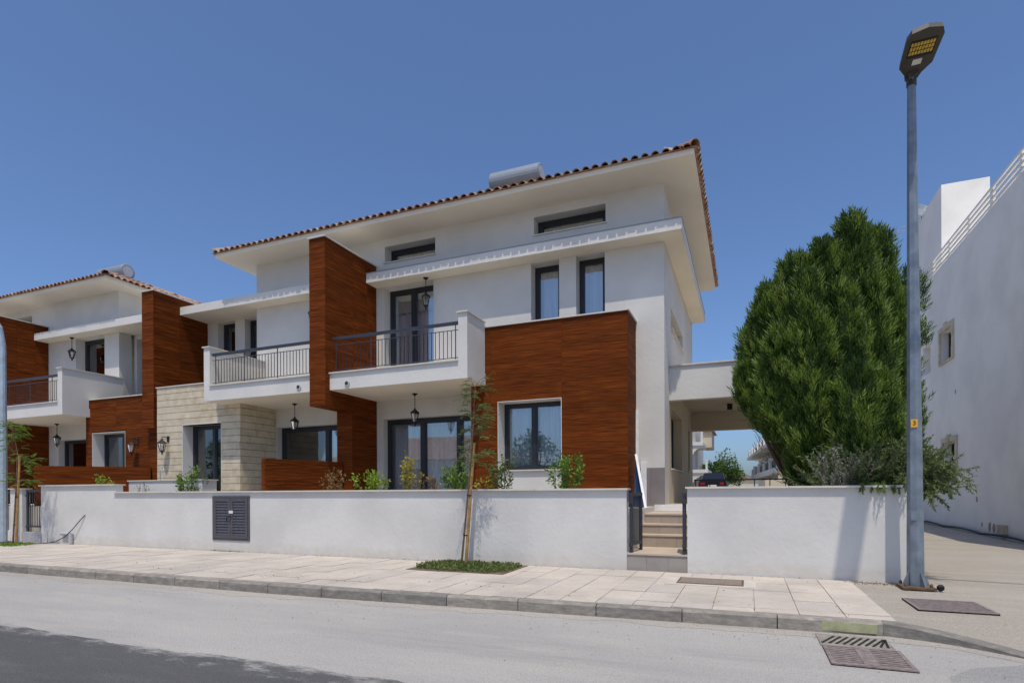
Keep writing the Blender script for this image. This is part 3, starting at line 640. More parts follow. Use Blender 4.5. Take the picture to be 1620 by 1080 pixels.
# right balcony
BY = 11.53; BZ0, BZ1 = 3.94, 4.34
def balcony(parent, x0, x1, wall_side, ywend, zt=5.42):
    m = MB().box(x0, x1, BY, YM-.001, BZ0, BZ1 - .12 + .0)
    m2 = MB()
    if wall_side == 'r': wx0, wx1 = x1-.225, x1; ux0, ux1 = x0, wx0-.001
    else: wx0, wx1 = x0, x0+.225; ux0, ux1 = wx1+.001, x1
    m.box(ux0, ux1, BY+.0, BY+.18, BZ1-.1195, BZ1); m.box(wx0, wx1, BY, ywend, BZ1-.1195, zt)
    b = m.build('balcony', W, parent)
    MB().box(ux0, ux1, BY-.045, BY+.22, BZ1+.001, BZ1+.032).build('coping', MT['coping'], b)
    MB().box(wx0-.03, wx1+.03, BY-.04, ywend, zt+.001, zt+.032).build('coping', MT['coping'], b)
    railing(b, ux0+.03, ux1-.005, BY+.08, BZ1+.032, 5.26)
    MB().box(x0+.012, x1-.012, BY+.012, YM-.006, BZ0-.005, BZ0-.001).build('bounce_soffit', MT['bounce_soffit'], b)  # thin panel added below the balcony, warm bounce in its colour
    return b
b = balcony(A, fx1+.001, -5.80, 'r', by0-.03); spot(b, -9.10, BY, 4.06)
b = balcony(A, -14.0, fx0-.001, 'l', YM-.002); spot(b, -10.62, BY, 4.08)
# stone bay
sx0, sx1, sy0, sz1 = -16.75, -13.33, 12.15, 4.60
sdoor = (-15.66, -14.055, FLOOR, 3.42)
m = MB().wall('y', sx0+.02, sx1-.031, FLOOR-.1, sz1-.01, sy0+.03, sy0+.30, [(sdoor[0], sdoor[1], FLOOR+.001, sdoor[3])])
m.box(sx1-.25, sx1-.031, sy0+.302, YM-.002, FLOOR-.1, sz1-.01).box(sx0+.02, sx0+.2, sy0+.302, 14.04, FLOOR-.1, sz1-.01).box(sx0+.201, sx1-.251, sy0+.302, 14.04, 4.0, 4.2)
sb = m.build('stone_bay', MT['mortar'], A)
CH = (sz1 - FLOOR) / 18; random.seed(4)
def stones(axis, u0, u1, d, hole=None):
    for k in range(18):
        za, zb = FLOOR + k*CH + .006, FLOOR + (k+1)*CH - .006; u = u0 - (.0 if k % 2 == 0 else .3)
        while u < u1:
            L = random.choice((.55, .6, .66)); a, b_ = max(u, u0), min(u + L, u1); u += L
            segs = [(a, b_)]
            if hole and hole[2] - .05 < (za+zb)/2 < hole[3]:
                segs = [(p, q) for p, q in ((a, min(b_, hole[0])), (max(a, hole[1]), b_)) if q - p > .03]
            for p, q in segs:
                if q - p < .03: continue
                o = random.uniform(0, .007)
                if axis == 'y': brick('stone', MT['stone'], sb, p+.0008, q-.0008, d-.0-o, d+.031, za, zb)
                else: brick('stone', MT['stone'], sb, d-.031, d+o, p+.0008, q-.0008, za, zb)
stones('y', sx0, sx1-.001, sy0, (sdoor[0]-.001, sdoor[1]+.001, 0, sdoor[3])); stones('x', sy0+.032, YM-.002, sx1)
MB().wall('y', sdoor[0]-.002, sdoor[1]+.002, FLOOR, sdoor[3]+.03, sy0-.006, sy0+.42, [(sdoor[0]+.02, sdoor[1]-.02, FLOOR+.001, sdoor[3])]).build('door_lining', W, sb)
MB().box(sx0-.02, sx1-1.2, sy0-.035, sy0+.22, sz1+.001, sz1+.03).build('coping', MT['coping'], sb)
window(A, sdoor[0]+.021, sdoor[1]-.021, FLOOR+.01, sdoor[3]-.001, sy0+.38, (-14.75,), curtain='curtain', name='sliding_door', cx=(-15.7,-15.0), fr=.085)
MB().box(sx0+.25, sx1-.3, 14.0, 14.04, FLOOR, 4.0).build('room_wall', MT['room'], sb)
# main openings
window(A, -9.399, -7.801, 4.21, CAN-.021, 13.86, (-8.62,), name='balcony_door', blind=.62, fr=.10)
for a, b_ in ((-4.999,-4.261), (-3.829,-3.121)): window(A, a, b_, 4.91, CAN-.021, 13.86, (), fr=.09)
for a, b_ in ((-9.354,-7.741), (-4.914,-3.096)):
    window(A, a, b_, 7.80, 8.239, 13.86, (), curtain='blind', fr=.10, amp=.005)
    MB().box(a-.03, b_+.03, YM-.03, 13.84, 7.767, 7.799).build('window_sill', MT['coping'], A)
window(A, -9.429, -6.196, FLOOR+.02, 3.429, 13.75, (-8.27, -7.14), name='sliding_door', fr=.11, blind=.2)
window(A, -13.309, -10.141, FLOOR+.02, 3.379, 13.75, (-11.55,), curtain='green', blind=2.2, name='sliding_door', fr=.11)
for a, b_ in ((-16.399,-15.621), (-15.199,-14.451)): window(A, a, b_, 4.91, CAN-.031, 14.33, (), fr=.09)
# side openings (frames seen almost edge-on)
for (a, b_, c_, d) in ((14.73,17.59,5.451,5.959), (14.76,17.29,1.951,3.449), (19.21,19.79,2.051,3.349)):
    MB().wall('x', a, b_, c_, d, -1.744-.30, -1.744-.24, [(a+.06, b_-.06, c_+.06, d-.06)]).build('window', MT['dark'], A)
    MB().box(-1.744-.28, -1.744-.272, a+.05, b_-.05, c_+.05, d-.05).build('pane', MT['glass'], A)
    MB().box(-1.744-.23, -1.744+.05, a-.04, b_+.04, c_-.035, c_-.002).build('window_sill', MT['coping'], A)
for i in range(2): MB().box(-2.385+i*.322, -2.067+i*.322 if i == 0 else -1.742, YM-.012, YM-.0005, FLOOR-.1, 1.92).build('plinth_tile', MT['grey_tile'], A)
# carport bridge joined to the house side
m = MB().box(-1.743, 2.35, 14.35, 14.60, 3.585, 4.40).box(2.05, 2.35, 14.35, 14.6, FLOOR-.1, 3.584); m.build('carport', W, A)
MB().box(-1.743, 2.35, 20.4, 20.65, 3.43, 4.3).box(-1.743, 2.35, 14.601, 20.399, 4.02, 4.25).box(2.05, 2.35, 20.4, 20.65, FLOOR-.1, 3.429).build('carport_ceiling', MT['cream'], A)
MB().box(-1.743, 2.38, 14.31, 14.64, 4.401, 4.435).build('coping', MT['coping'], A)
m = MB().box(-.55, -.40, 18.5, 18.65, 3.84, 4.019); m.build('ceiling_lamp', MT['black'], A)

# ------------------------------------------------------------------ left-hand house
B = empty('townhouse', (-25, 17, FLOOR), 'white house with hip tile roof beyond the stone bay', 'house')
bs, rx = 8.57, -20.55
m = MB().wall('y', -34, rx, FLOOR-.1, bs-.001, YM, YM+T, [(-22.95,-21.33,4.2,CAN-.02), (-27.2,-25.6,7.8,8.3), (-24.0,-20.56,FLOOR+.01,3.4)])
m.box(rx-.35, rx, YM+T+.001, 20.5, CAN, bs-.002).box(-34, -17.4, 20.51, 20.8, FLOOR-.1, bs-.003); m.build('wall', W, B)
m = MB().wall('y', rx+.001, -17.2, FLOOR-.1, CAN-.002, 14.05, 14.4, [(-20.42,-19.2,4.85,6.95)]); m.build('wing_wall', W, B)
MB().box(-34, -17.2, 14.42, 20.49, 4.02, 4.18).build('floor_slab', MT['room'], B)
hip_roof(B, -34.5, -19.80, 12.58, 21.35, bs)
o = MB().box(-24.62, -17.1, YC, 14.049, CAN, CAN+.25).build('canopy', W, B)
MB().box(-24.56, -17.4, YC+.012, YM-.006, CAN-.005, CAN-.001).box(rx+.005, -17.4, YM-.0059, 14.045, CAN-.005, CAN-.001).build('bounce_soffit', MT['bounce_soffit'], o)
MB().box(rx+.002, -17.11, 14.0495, 20.5, CAN+.002, CAN+.25).build('wing_roof', W, B)
f2 = fin(B, -17.38, -16.86, 12.12, 14.04, 3.42, 7.62, 12.36, (13.0,))
fin(B, -25.07, -24.575, 11.37, YM-.001, 3.56, fz1, 12.4, (12.47, 13.06))
# clad bay of the left house
q0, q1, qy, qz = -20.52, -17.20, 12.37, 4.50; qw = (-20.19, -18.55, FLOOR, 3.40)
m = MB().wall('y', q0+.01, q1-.022, FLOOR-.1, qz-.02, qy+.022, qy+.3, [(qw[0], qw[1], 1.86, qw[3])]).box(q0, q0+.2, qy+.302, 14.04, FLOOR-.1, qz-.02).box(q1-.222, q1-.022, qy+.302, 14.04, FLOOR-.1, qz-.02).box(q0+.201, q1-.223, qy+.302, 14.04, 4.0, 4.2)
qb = m.build('clad_bay', MT['wood_core'], B)
cladding(qb, 'y', q0, q1-.001, FLOOR, qz, qy+.02, -1, (-19.0,), [(qw[0]-.001, qw[1]+.001, 1.86, qw[3])]); cladding(qb, 'x', qy+.021, 14.0, FLOOR, qz, q1-.02, 1)
MB().box(q0-.03, q1+.03, qy-.035, qy+.25, qz+.001, qz+.03).build('coping', MT['coping'], qb)
MB().wall('y', qw[0]-.002, qw[1]+.002, 1.862, qw[3]+.002, qy-.004, qy+.45, [(qw[0]+.012, qw[1]-.012, 1.863, qw[3]-.012)]).build('window_lining', W, qb)
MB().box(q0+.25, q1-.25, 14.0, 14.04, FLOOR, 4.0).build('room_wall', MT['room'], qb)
window(B, qw[0]+.013, qw[1]-.013, 1.88, qw[3]-.013, qy+.42, (-19.2,))
m = MB().box(-24.57, -20.30, BY, YM-.001, BZ0, BZ1-.12).box(-24.57, -20.526, BY, BY+.18, BZ1-.1195, BZ1).box(-20.525, -20.30, BY, qy-.03, BZ1-.1195, 5.42)
m.box(-20.525, -20.30, qy-.0299, YM-.002, qz+.04, 5.42)
b = m.build('balcony', W, B)
MB().box(-24.57, -20.526, BY-.045, BY+.22, BZ1+.001, BZ1+.032).build('coping', MT['coping'], b); MB().box(-20.555, -20.27, BY-.04, YM-.003, 5.421, 5.452).build('coping', MT['coping'], b)
railing(b, -24.5, -20.53, BY+.08, BZ1+.032, 5.26)
MB().box(-24.56, -20.31, BY+.012, qy-.04, BZ0-.005, BZ0-.001).box(-24.56, -20.53, qy-.0399, YM-.006, BZ0-.005, BZ0-.001).build('bounce_soffit', MT['bounce_soffit'], b)
window(B, -22.949, -21.331, 4.21, CAN-.021, 13.86, (-21.75,), name='balcony_door', fr=.11)
window(B, -20.419, -19.201, 4.86, 6.949, 14.33, ())
window(B, -23.999, -20.561, FLOOR+.02, 3.399, 13.75, (-22.3,), name='sliding_door')
# wood-clad garden screens
def screen(p, q, z1, label, th=.13):
    p, q = Vector((*p, 0)), Vector((*q, 0)); L = (q-p).length; ang = math.atan2(q.y-p.y, q.x-p.x)
    e = empty('garden_screen', ((p+q)/2).to_tuple()[:2] + (FLOOR,), label, 'garden screen', 'wood clad garden screens', ang)
    e0 = WL[e.name]
    def loc_brick(name, mt, x0, x1, y0, y1, z0, z1_):
        o = brick(name, mt, None, x0, x1, y0, y1, z0, z1_); o.parent = e; o.location = ((x0+x1)/2, (y0+y1)/2, z0 - FLOOR); return o
    loc_brick('core', MT['wood_core'], -L/2+.02, L/2, -th/2+.02, th/2-.02, FLOOR-.1, z1-.005)
    n = round((z1-FLOOR)/BH); h = (z1-FLOOR)/n
    for k in range(n):
        za, zb = FLOOR+k*h+.002, FLOOR+(k+1)*h-.002
        loc_brick('cladding_board', MT['wood'], -L/2+.021, L/2, -th/2, -th/2+.019, za, zb); loc_brick('cladding_board', MT['wood'], -L/2+.021, L/2, th/2-.019, th/2, za, zb); loc_brick('cladding_board', MT['wood'], -L/2, -L/2+.0205, -th/2, th/2, za, zb)
    return e
screen((-10.50, 10.22), (-9.98, 12.37), 2.19, 'wood clad garden screen below the tall fin of the house pair')
screen((-19.30, 10.22), (-17.3, 12.34), 2.21, 'wood clad garden screen before the low clad bay of the far house')
e = empty('garden_counter', (-15.6, 10.9, FLOOR), 'white garden counter with a curved chrome tap before the stone bay', 'garden counter')
MB().box(-16.05, -13.2, 10.8, 11.25, FLOOR-.1, 1.72).build('body', W, e); MB().box(-16.08, -13.17, 10.77, 11.28, 1.721, 1.75).build('worktop', MT['coping'], e)
m = MB(); X0 = -15.05; m.tube([(X0, 11.0, 1.75), (X0, 11.0, 1.98)] + [(X0+.08-.08*math.cos(a), 11.0, 1.98+.09*math.sin(a)) for a in np.linspace(.2, 2.9, 8)], .013, 6); m.build('tap', MT['chrome'], e)

# solar water heater on the roof
e = empty('solar_water_heater', (-5.95, 14.9, 9.4), 'pale cylindrical solar water tank on the tile roof of the house pair', 'water tank')
def heater(e, cx, cy, cz, L=1.45, r_=.29):
    m = MB().tube([(cx-L/2-.03, cy, cz), (cx-L/2, cy, cz), (cx+L/2, cy, cz), (cx+L/2+.03, cy, cz)], [r_*.86, r_, r_, r_*.86], 24); t = m.build('tank', MT['steel'], e, smooth=False)
    MB().tube([(cx+L/2+.025, cy, cz), (cx+L/2+.04, cy, cz)], r_*.7, 20).build('end_cap', flat('tank_cap', (.45,.47,.5), .4), t)
    for s in (-.45, .45):
        for dy in (-.22, .22): MB().tube([(cx+s, cy+dy*.8, cz-r_*.8), (cx+s, cy+dy*1.3, cz-.95)], .018, 6).build('leg', MT['pvc'], e)
    m = MB(); m.beam((cx-1.0, cy-.85, cz-.82), (cx-1.0, cy-.1, cz-.38), 1.1, .07, (0,0,1)); m.build('collector_panel', MT['carglass'], e)
heater(e, -5.97, 15.0, 10.17)
e = empty('solar_water_heater', (-22.9, 15, 9.5), 'pale cylindrical solar water tank on the far house roof', 'water tank')
heater(e, -22.9, 14.9, 9.98)

# ------------------------------------------------------------------ lanterns
def lantern_body(m_f, m_g, z, s=1.0):      # six-sided coach lantern, z = top of its roof
    m_f.lathe([(.012,0),(.03,-.015),(.022,-.035),(.07,-.075),(.125,-.12),(.135,-.14),(.115,-.15)], (0,0,z), 6)
    top, bot = .108, .062; zt, zb = z-.15, z-.36
    for k in range(6):
        a = 2*math.pi*k/6; m_f.tube([(top*math.cos(a), top*math.sin(a), zt), (bot*math.cos(a), bot*math.sin(a), zb)], .008, 4)
    m_f.lathe([(.068,-.36),(.07,-.375),(.03,-.40),(.018,-.43),(.026,-.45),(.006,-.49)], (0,0,z), 6)
    for k in range(6):
        a, b = 2*math.pi*k/6, 2*math.pi*(k+1)/6
        m_g.q((top*.97*math.cos(a), top*.97*math.sin(a), zt), (top*.97*math.cos(b), top*.97*math.sin(b), zt), (bot*.97*math.cos(b), bot*.97*math.sin(b), zb), (bot*.97*math.cos(a), bot*.97*math.sin(a), zb))
def hanging_lantern():
    e = empty('hanging_lantern', (0, 0, 0)); m = MB(); m.lathe([(.075,0),(.07,-.02),(.02,-.06),(.008,-.08)], (0,0,0), 10); m.build('ceiling_rose', MT['black'], e)
    m = MB()
    for k in range(7):
        zc = -.085 - k*.042; ax = (1,0) if k % 2 else (0,1)
        m.tube([(ax[0]*.014*math.cos(a), ax[1]*.014*math.cos(a), zc + .029*math.sin(a)) for a in np.linspace(0, 2*math.pi, 9)], .0045, 4, False)
    m.build('chain', MT['black'], e)
    f_, g = MB(), MB(); lantern_body(f_, g, -.375); f_.build('lantern_frame', MT['black'], e); g.build('lantern_glass', MT['glass'], e)
    MB().tube([(0,0,-.735),(0,0,-.62)], .018, 8).build('candle', MT['paper'], e); return e
lp = hanging_lantern()
spots = [((-7.93, 13.32, CAN), 'black lantern hanging over the main balcony of the clad-bay unit'), ((-7.95, 12.78, BZ0), 'black lantern under the main balcony before curtained sliding doors'),
         ((-11.97, 12.82, BZ0), 'black lantern under the balcony before green-blind sliding doors'), ((-22.87, 13.32, CAN), 'black lantern over the far house balcony'),
         ((-23.2, 13.0, BZ0), 'black lantern under the far house balcony'), ((-11.70, 13.25, CAN), 'black lantern half hidden behind the tall wood fin')]
for i, (p, lb) in enumerate(spots):
    o = lp if i == 0 else copy_tree(lp, p)
    o.location = p; tag(o, lb, 'lantern', 'hanging lanterns')
def wall_lantern():
    e = empty('wall_lantern', (0, 0, 0)); MB().box(-.045, .045, -.022, .0, -.09, .09).build('wall_plate', MT['bronze'], e)
    m = MB().tube([(0,-.02,.02), (0,-.10,.06), (0,-.20,.05), (0,-.21,.0)], .011, 6); m.build('bracket', MT['bronze'], e)
    f_, g = MB(), MB(); lantern_body(f_, g, .0); f_.v = [(x, y-.21, z) for x, y, z in f_.v]; g.v = [(x, y-.21, z) for x, y, z in g.v]
    f_.build('lantern_frame', MT['bronze'], e); g.build('lantern_glass', MT['glass'], e); return e
wl = wall_lantern(); wl.location = (-17.95, qy, 3.06); tag(wl, 'bronze coach lantern on the far house wood clad bay', 'wall lantern', 'wall lanterns')
o = copy_tree(wl, (-16.25, sy0-.004, 3.03)); tag(o, 'bronze coach lantern on the cream stone bay', 'wall lantern', 'wall lanterns')

# boards leaning by the steps
m = MB(); m.beam((-2.33, 13.36, FLOOR-.04), (-2.37, 13.47, 3.28), .07, .02, (0,1,0)); tag(m.build('leaning_board', flat('white_board', (.78,.79,.80), .5)), 'tall narrow white board leaning on the house wall', 'board')
e = empty('framed_panel', (-2.1, 12.6, FLOOR), 'white framed panel with blue film leaning by the top step', 'panel')
a0, a1, tp = Vector((-2.24, 12.75, FLOOR-.05)), Vector((-2.05, 11.98, FLOOR-.05)), Vector((-2.26, 12.85, 2.17))
a0 = Vector((-2.19, 12.95, FLOOR-.045)); a1 = Vector((-1.985, 12.35, FLOOR-.1)); tp0 = Vector((-2.30, 12.95, 2.2)); 
MB().beam(a1, tp0, .05, .05, (1,0,0)).build('frame_edge', flat('white_frame', (.8,.8,.8), .4), e)
m = MB(); m.q(a0 + Vector((0,.02,0)), a1 + Vector((-.01,.02,0)), tp0 + Vector((-.01,.02,-.05)), Vector((-2.33, 12.97, FLOOR-.04))); m.v += [(x-.012, y+.004, z) for x, y, z in m.v[:4]]; m.f += [(7,6,5,4)]; m.build('blue_film', MT['blueboard'], e)
m = MB().box(-2.28, -2.15, 13.44, 13.475, FLOOR-.04, 2.08); tag(m.build('leaning_board', bpy.data.materials['white_board']), 'short white board standing against the grey plinth tiles', 'board')

# ------------------------------------------------------------------ street lamps
e = empty('street_lamp', (2.17, 9.55, 0), 'tall galvanised street lamp with number plate at the end of the short wall', 'street lamp')
LB, LT = Vector((2.175, 9.55, .03)), Vector((2.14, 9.50, 7.10))
m = MB().tube([LB + (LT-LB)*t for t in (0, .25, .5, .75, 1)], [.108, .094, .08, .066, .052], 8); m.build('pole', MT['galv'], e)
MB().box(1.98, 2.37, 9.33, 9.73, .005, .035).build('base_plate', MT['rust'], e)
for a in range(4):
    d = Vector((math.cos(a*math.pi/2+.4), math.sin(a*math.pi/2+.4), 0)); s_ = Vector((-d.y, d.x, 0))*.006; p = LB.copy(); m = MB(); p.z = .036
    for s in (-1, 1): m.v += [tuple(p + s_*s + d*.09), tuple(p + s_*s + d*.20), tuple(p + s_*s + d*.092 + Vector((0,0,.22)))]
    m.f = [(0,1,2), (5,4,3), (0,3,4,1), (1,4,5,2), (2,5,3,0)]; m.build('stiffener', MT['galv'], e)
    q = p + Vector((math.cos(a*math.pi/2+.78), math.sin(a*math.pi/2+.78), 0))*.21; MB().lathe([(.02,0),(.02,.03),(.01,.05)], q, 6).build('bolt', MT['rust'], e)
MB().lathe([(.02,0),(.045,.02),(.045,.06),(.02,.085)], (2.42, 9.38, .0), 8).build('cable_gland', MT['black'], e)
# head: reaches out over the pavement
hp = LT.copy(); hd = Vector((.02, -1, .16)).normalized(); hx = Vector((1, 0, 0)); hn = hx.cross(hd).normalized()
if hn.z < 0: hn = -hn
out = [(u*1.12, v*1.14) for u, v in [(-.06, 0), (-.09, .10), (-.17, .22), (-.185, .60), (-.15, .69), (0, .73), (.15, .69), (.185, .60), (.17, .22), (.09, .10), (.06, 0)]]
def hp_(u, v, w_): return tuple(hp + hx*u + hd*(v-.05) + hn*w_)
m = MB(); n = len(out); m.v = [hp_(u, v, 0) for u, v in out] + [hp_(u*.96, v*.99, .07) for u, v in out] + [hp_(u*.7, .1+v*.8, .10) for u, v in out]
m.f = [tuple(range(n)), tuple(reversed(range(2*n, 3*n)))] + [(i, i+n, (i+1)%n+n, (i+1)%n) for i in range(n)] + [(i+n, i+2*n, (i+1)%n+2*n, (i+1)%n+n) for i in range(n)]
hd_o = m.build('lamp_head', MT['lampgrey'], e)
def plate(name, mt, u0, u1, v0, v1, w0, w1, par):
    m = MB(); m.v = [hp_(u, v, w_) for w_ in (w0, w1) for u, v in ((u0,v0),(u1,v0),(u1,v1),(u0,v1))]; m.f = [(0,3,2,1),(4,5,6,7),(0,1,5,4),(1,2,6,5),(2,3,7,6),(3,0,4,7)]; return m.build(name, mt, par)
plate('led_panel', MT['ink'], -.145, .145, .40, .66, -.006, .004, hd_o)
for i in range(8):
    for j in range(3): plate('led_lens', MT['led'], -.135+i*.034, -.109+i*.034, .455+j*.066, .505+j*.066, -.013, -.005, hd_o)
plate('sticker', MT['paper'], -.055, .05, .27, .36, -.004, .002, hd_o)
MB().tube([LT - Vector((0,0,.12)), LT + Vector((0,0,.02)), hp + hd*.12], .062, 8).build('spigot', MT['lampgrey'], e)
p = LB + (LT-LB)*.32; nf = Vector((-.22, -1, 0)).normalized(); sx_ = Vector((nf.y, -nf.x, 0)) * -1
pm = MB(); c = Vector((p.x, p.y, 2.29)) + nf*.092
def pq(c, hw, hh, th): 
    m = MB(); m.v = [tuple(c + sx_*u*hw + Vector((0,0,v*hh)) + nf*w_) for w_ in (0, th) for u, v in ((-1,-1),(1,-1),(1,1),(-1,1))]; m.f = [(0,3,2,1),(4,5,6,7),(0,1,5,4),(1,2,6,5),(2,3,7,6),(3,0,4,7)]; return m
npl = pq(c, .040, .055, .006).build('number_plate', MT['yellow'], e)
cu3 = bpy.data.curves.new('digit', 'FONT'); cu3.body = '3'; cu3.size = .085; cu3.align_x = 'CENTER'; cu3.align_y = 'CENTER'; cu3.extrude = .001
to = bpy.data.objects.new('digit_tmp', cu3); col.objects.link(to); dg = bpy.context.evaluated_depsgraph_get(); tm = bpy.data.meshes.new_from_object(to.evaluated_get(dg)); bpy.data.objects.remove(to)
tm.materials.clear(); tm.materials.append(MT['ink']); tm.transform(Matrix((sx_, Vector((0,0,1)), nf)).transposed().to_4x4()); tm.update()
link('digit', tm, c + nf*.008, npl)
MB().box(2.10, 2.19, 9.442, 9.452, .95, 1.08).build('access_door', MT['galv'], e)
e = empty('street_lamp', (-19.62, 9.6, 0), 'pale street lamp pole before the far house', 'street lamp')
MB().tube([(-19.62,9.6,.0),(-19.60,9.6,3),(-19.6,9.6,5.6),(-19.64,9.55,6.1),(-19.8,9.4,6.5),(-20.3,9.0,6.75)], [.11,.1,.085,.08,.075,.06], 10).build('pole', flat('pale_steel', (.40,.47,.52), .4, .3, .15), e)
MB().box(-19.82, -19.42, 9.4, 9.8, .0, .035).build('base_plate', MT['rust'], e); MB().beam((-20.25, 9.05, 6.76), (-20.8, 8.6, 6.85), .3, .1).build('lamp_head', MT['lampgrey'], e)

e = empty('street_lamp', (7.0, 7.2, 0), 'unseen street lamp added to cast a shadow band on the short street wall', 'street lamp')  # out of view, added only for the soft shadow band it throws
MB().tube([(7.0,7.2,-.1),(7.0,7.2,5),(7.0,7.2,9.2)], [.12,.1,.08], 10).build('pole', MT['galv'], e); MB().tube([(7.0,7.2,9.1),(5,7.2,9.28),(2.6,7.2,9.34)], [.05,.04,.035], 8).build('arm', MT['galv'], e)
MB().box(2.47, 2.80, 6.40, 7.30, 9.27, 9.37).build('lamp_head', MT['lampgrey'], e, bevel=.03)

# ------------------------------------------------------------------ vegetation
def cloud(name, mt, parent, pts, dirs, scale, tv, tf, spin=True, smooth=False):
    pts = np.asarray(pts, float); dirs = np.asarray(dirs, float); dirs /= np.linalg.norm(dirs, axis=1)[:, None] + 1e-9; n = len(pts); scale = np.broadcast_to(scale, (n,))
    ref = rng.normal(size=(n, 3)); a = np.cross(dirs, ref); a /= np.linalg.norm(a, axis=1)[:, None] + 1e-9; b = np.cross(dirs, a)
    tv = np.asarray(tv, float); V = pts[:, None, :] + scale[:, None, None] * (tv[None, :, 0:1]*a[:, None, :] + tv[None, :, 1:2]*b[:, None, :] + tv[None, :, 2:3]*dirs[:, None, :])
    V = V.reshape(-1, 3); k = len(tv); F = []
    for i in range(n): o = i*k; F += [tuple(o + j for j in f) for f in tf]
    c = (V.min(0) + V.max(0)) / 2; c[2] = V[:, 2].min(); me = bpy.data.meshes.new(name); me.from_pydata((V - c).tolist(), [], F); me.materials.append(mt); me.update(); return link(name, me, c, parent)
# spray: tuft of slim blades along local z
SPV, SPF = [], []
for k in range(9):
    a = k*2.4; t0 = .02 + k*.075; r_ = .34 - .022*k; wv = .040; d = np.array([math.cos(a), math.sin(a), 0]); s_ = np.array([-d[1], d[0], 0])*wv
    b0 = np.array([0,0,t0]); tip = d*r_*.8 + np.array([0,0,t0+.42]); mid = d*r_*.5 + np.array([0,0,t0+.2]); i = len(SPV); SPV += [b0, mid+s_, tip, mid-s_]; SPF += [(i, i+1, i+2, i+3)]
LFV = [(0,0,0), (.28,.0,.45), (0,.06,1), (-.28,0,.45)]; LFF = [(0,1,2,3)]
# cypress
e = empty('cypress_tree', (1.15, 11.7, FLOOR), 'dense dark green bushy cypress behind the short street wall', 'tree')
PL = [(1347,348,740,42,11.9),(1302,392,745,48,11.6),(1388,372,735,36,12.0),(1258,415,715,44,11.8),(1218,458,690,38,12.0),(1196,515,665,30,12.2),(1238,520,700,40,11.5),(1330,455,758,46,11.2),(1372,475,758,42,11.3),(1284,500,750,42,11.2),(1404,445,745,30,12.0),
      (1318,560,765,40,11.0),(1352,590,768,40,10.9),(1392,600,766,34,11.1),(1290,610,745,30,10.95),(1180,585,655,17,12.1),(1205,590,675,28,11.7),(1360,420,700,34,11.6),(1275,440,700,38,11.4),(1258,590,728,30,11.4),(1280,640,768,26,11.2),(1232,585,700,28,11.6),(1302,650,770,26,11.0),(1246,630,732,26,11.5),(1266,665,768,24,11.3),(1225,610,700,24,11.4),(1190,560,660,26,11.8)]
PR = [(1424,455,720,20,12.4),(1436,430,500,15,12.4),(1456,440,500,9,12.5),(1432,560,745,24,12.2),(1460,520,552,12,12.5),(1446,600,700,16,12.4),(1416,500,690,18,11.9),(1440,500,560,14,12.3),(1172,600,625,9,12.1)]
pts, drs, scs, lite = [], [], [], []; core = MB(); limbs = MB(); random.seed(9); base = Vector((1.02, 11.75, FLOOR-.1))
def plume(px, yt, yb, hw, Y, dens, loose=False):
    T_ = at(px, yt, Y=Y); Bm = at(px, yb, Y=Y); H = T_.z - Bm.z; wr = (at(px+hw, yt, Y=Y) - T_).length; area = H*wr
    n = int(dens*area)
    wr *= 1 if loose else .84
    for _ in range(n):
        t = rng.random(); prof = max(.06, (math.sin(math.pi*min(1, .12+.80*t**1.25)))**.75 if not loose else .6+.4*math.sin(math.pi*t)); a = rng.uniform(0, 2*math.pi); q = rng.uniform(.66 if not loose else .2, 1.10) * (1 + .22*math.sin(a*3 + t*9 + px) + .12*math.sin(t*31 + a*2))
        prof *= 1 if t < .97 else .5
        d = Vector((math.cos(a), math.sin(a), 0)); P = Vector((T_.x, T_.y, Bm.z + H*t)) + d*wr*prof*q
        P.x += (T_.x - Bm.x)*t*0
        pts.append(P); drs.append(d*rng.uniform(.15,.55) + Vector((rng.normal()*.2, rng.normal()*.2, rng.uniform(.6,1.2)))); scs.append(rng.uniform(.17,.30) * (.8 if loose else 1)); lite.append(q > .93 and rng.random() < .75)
    if not loose:
        nn = 7; prof = []
        for i in range(nn+1):
            t = i/nn; prof.append((wr*.58*max(.03, (math.sin(math.pi*min(1,.12+.80*t**1.25)))**.75), H*t*.96))
        core.lathe(prof, (T_.x, T_.y, Bm.z), 9, rng.random())
    midp = Vector((T_.x, T_.y, Bm.z + H*.35)); limbs.tube([base + Vector((rng.normal()*.05, rng.normal()*.05, 0)), base.lerp(midp, .45) + Vector((0,0,-.1)), midp], [.055, .04, .02], 6)
for i, p in enumerate(PL): plume(p[0], p[1], p[2], p[3], p[4] + (-.28, .0, .25)[i % 3], 1400)
for p in PR: plume(*p, 1150, True)
lite = np.array(lite); pts = np.array(pts); drs = np.array(drs); scs = np.array(scs)
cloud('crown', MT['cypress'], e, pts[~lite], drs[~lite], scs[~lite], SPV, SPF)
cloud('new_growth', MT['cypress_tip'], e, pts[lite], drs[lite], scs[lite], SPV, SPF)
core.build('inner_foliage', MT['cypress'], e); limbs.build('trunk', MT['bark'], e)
# bare twigs under the crown on the open side
m = MB()
for _ in range(90):
    p = base.lerp(Vector((rng.uniform(-.1, 1.0), rng.uniform(11.2, 12), rng.uniform(2.1, 3.0))), rng.uniform(.35, 1)); q = p + Vector((rng.uniform(-.35,.1), rng.normal()*.15, rng.uniform(.05,.35))); m.tube([p, q], [.008, .003], 4, False)
tag(m.build('bare_twigs', MT['twig'], e), kind='stuff')
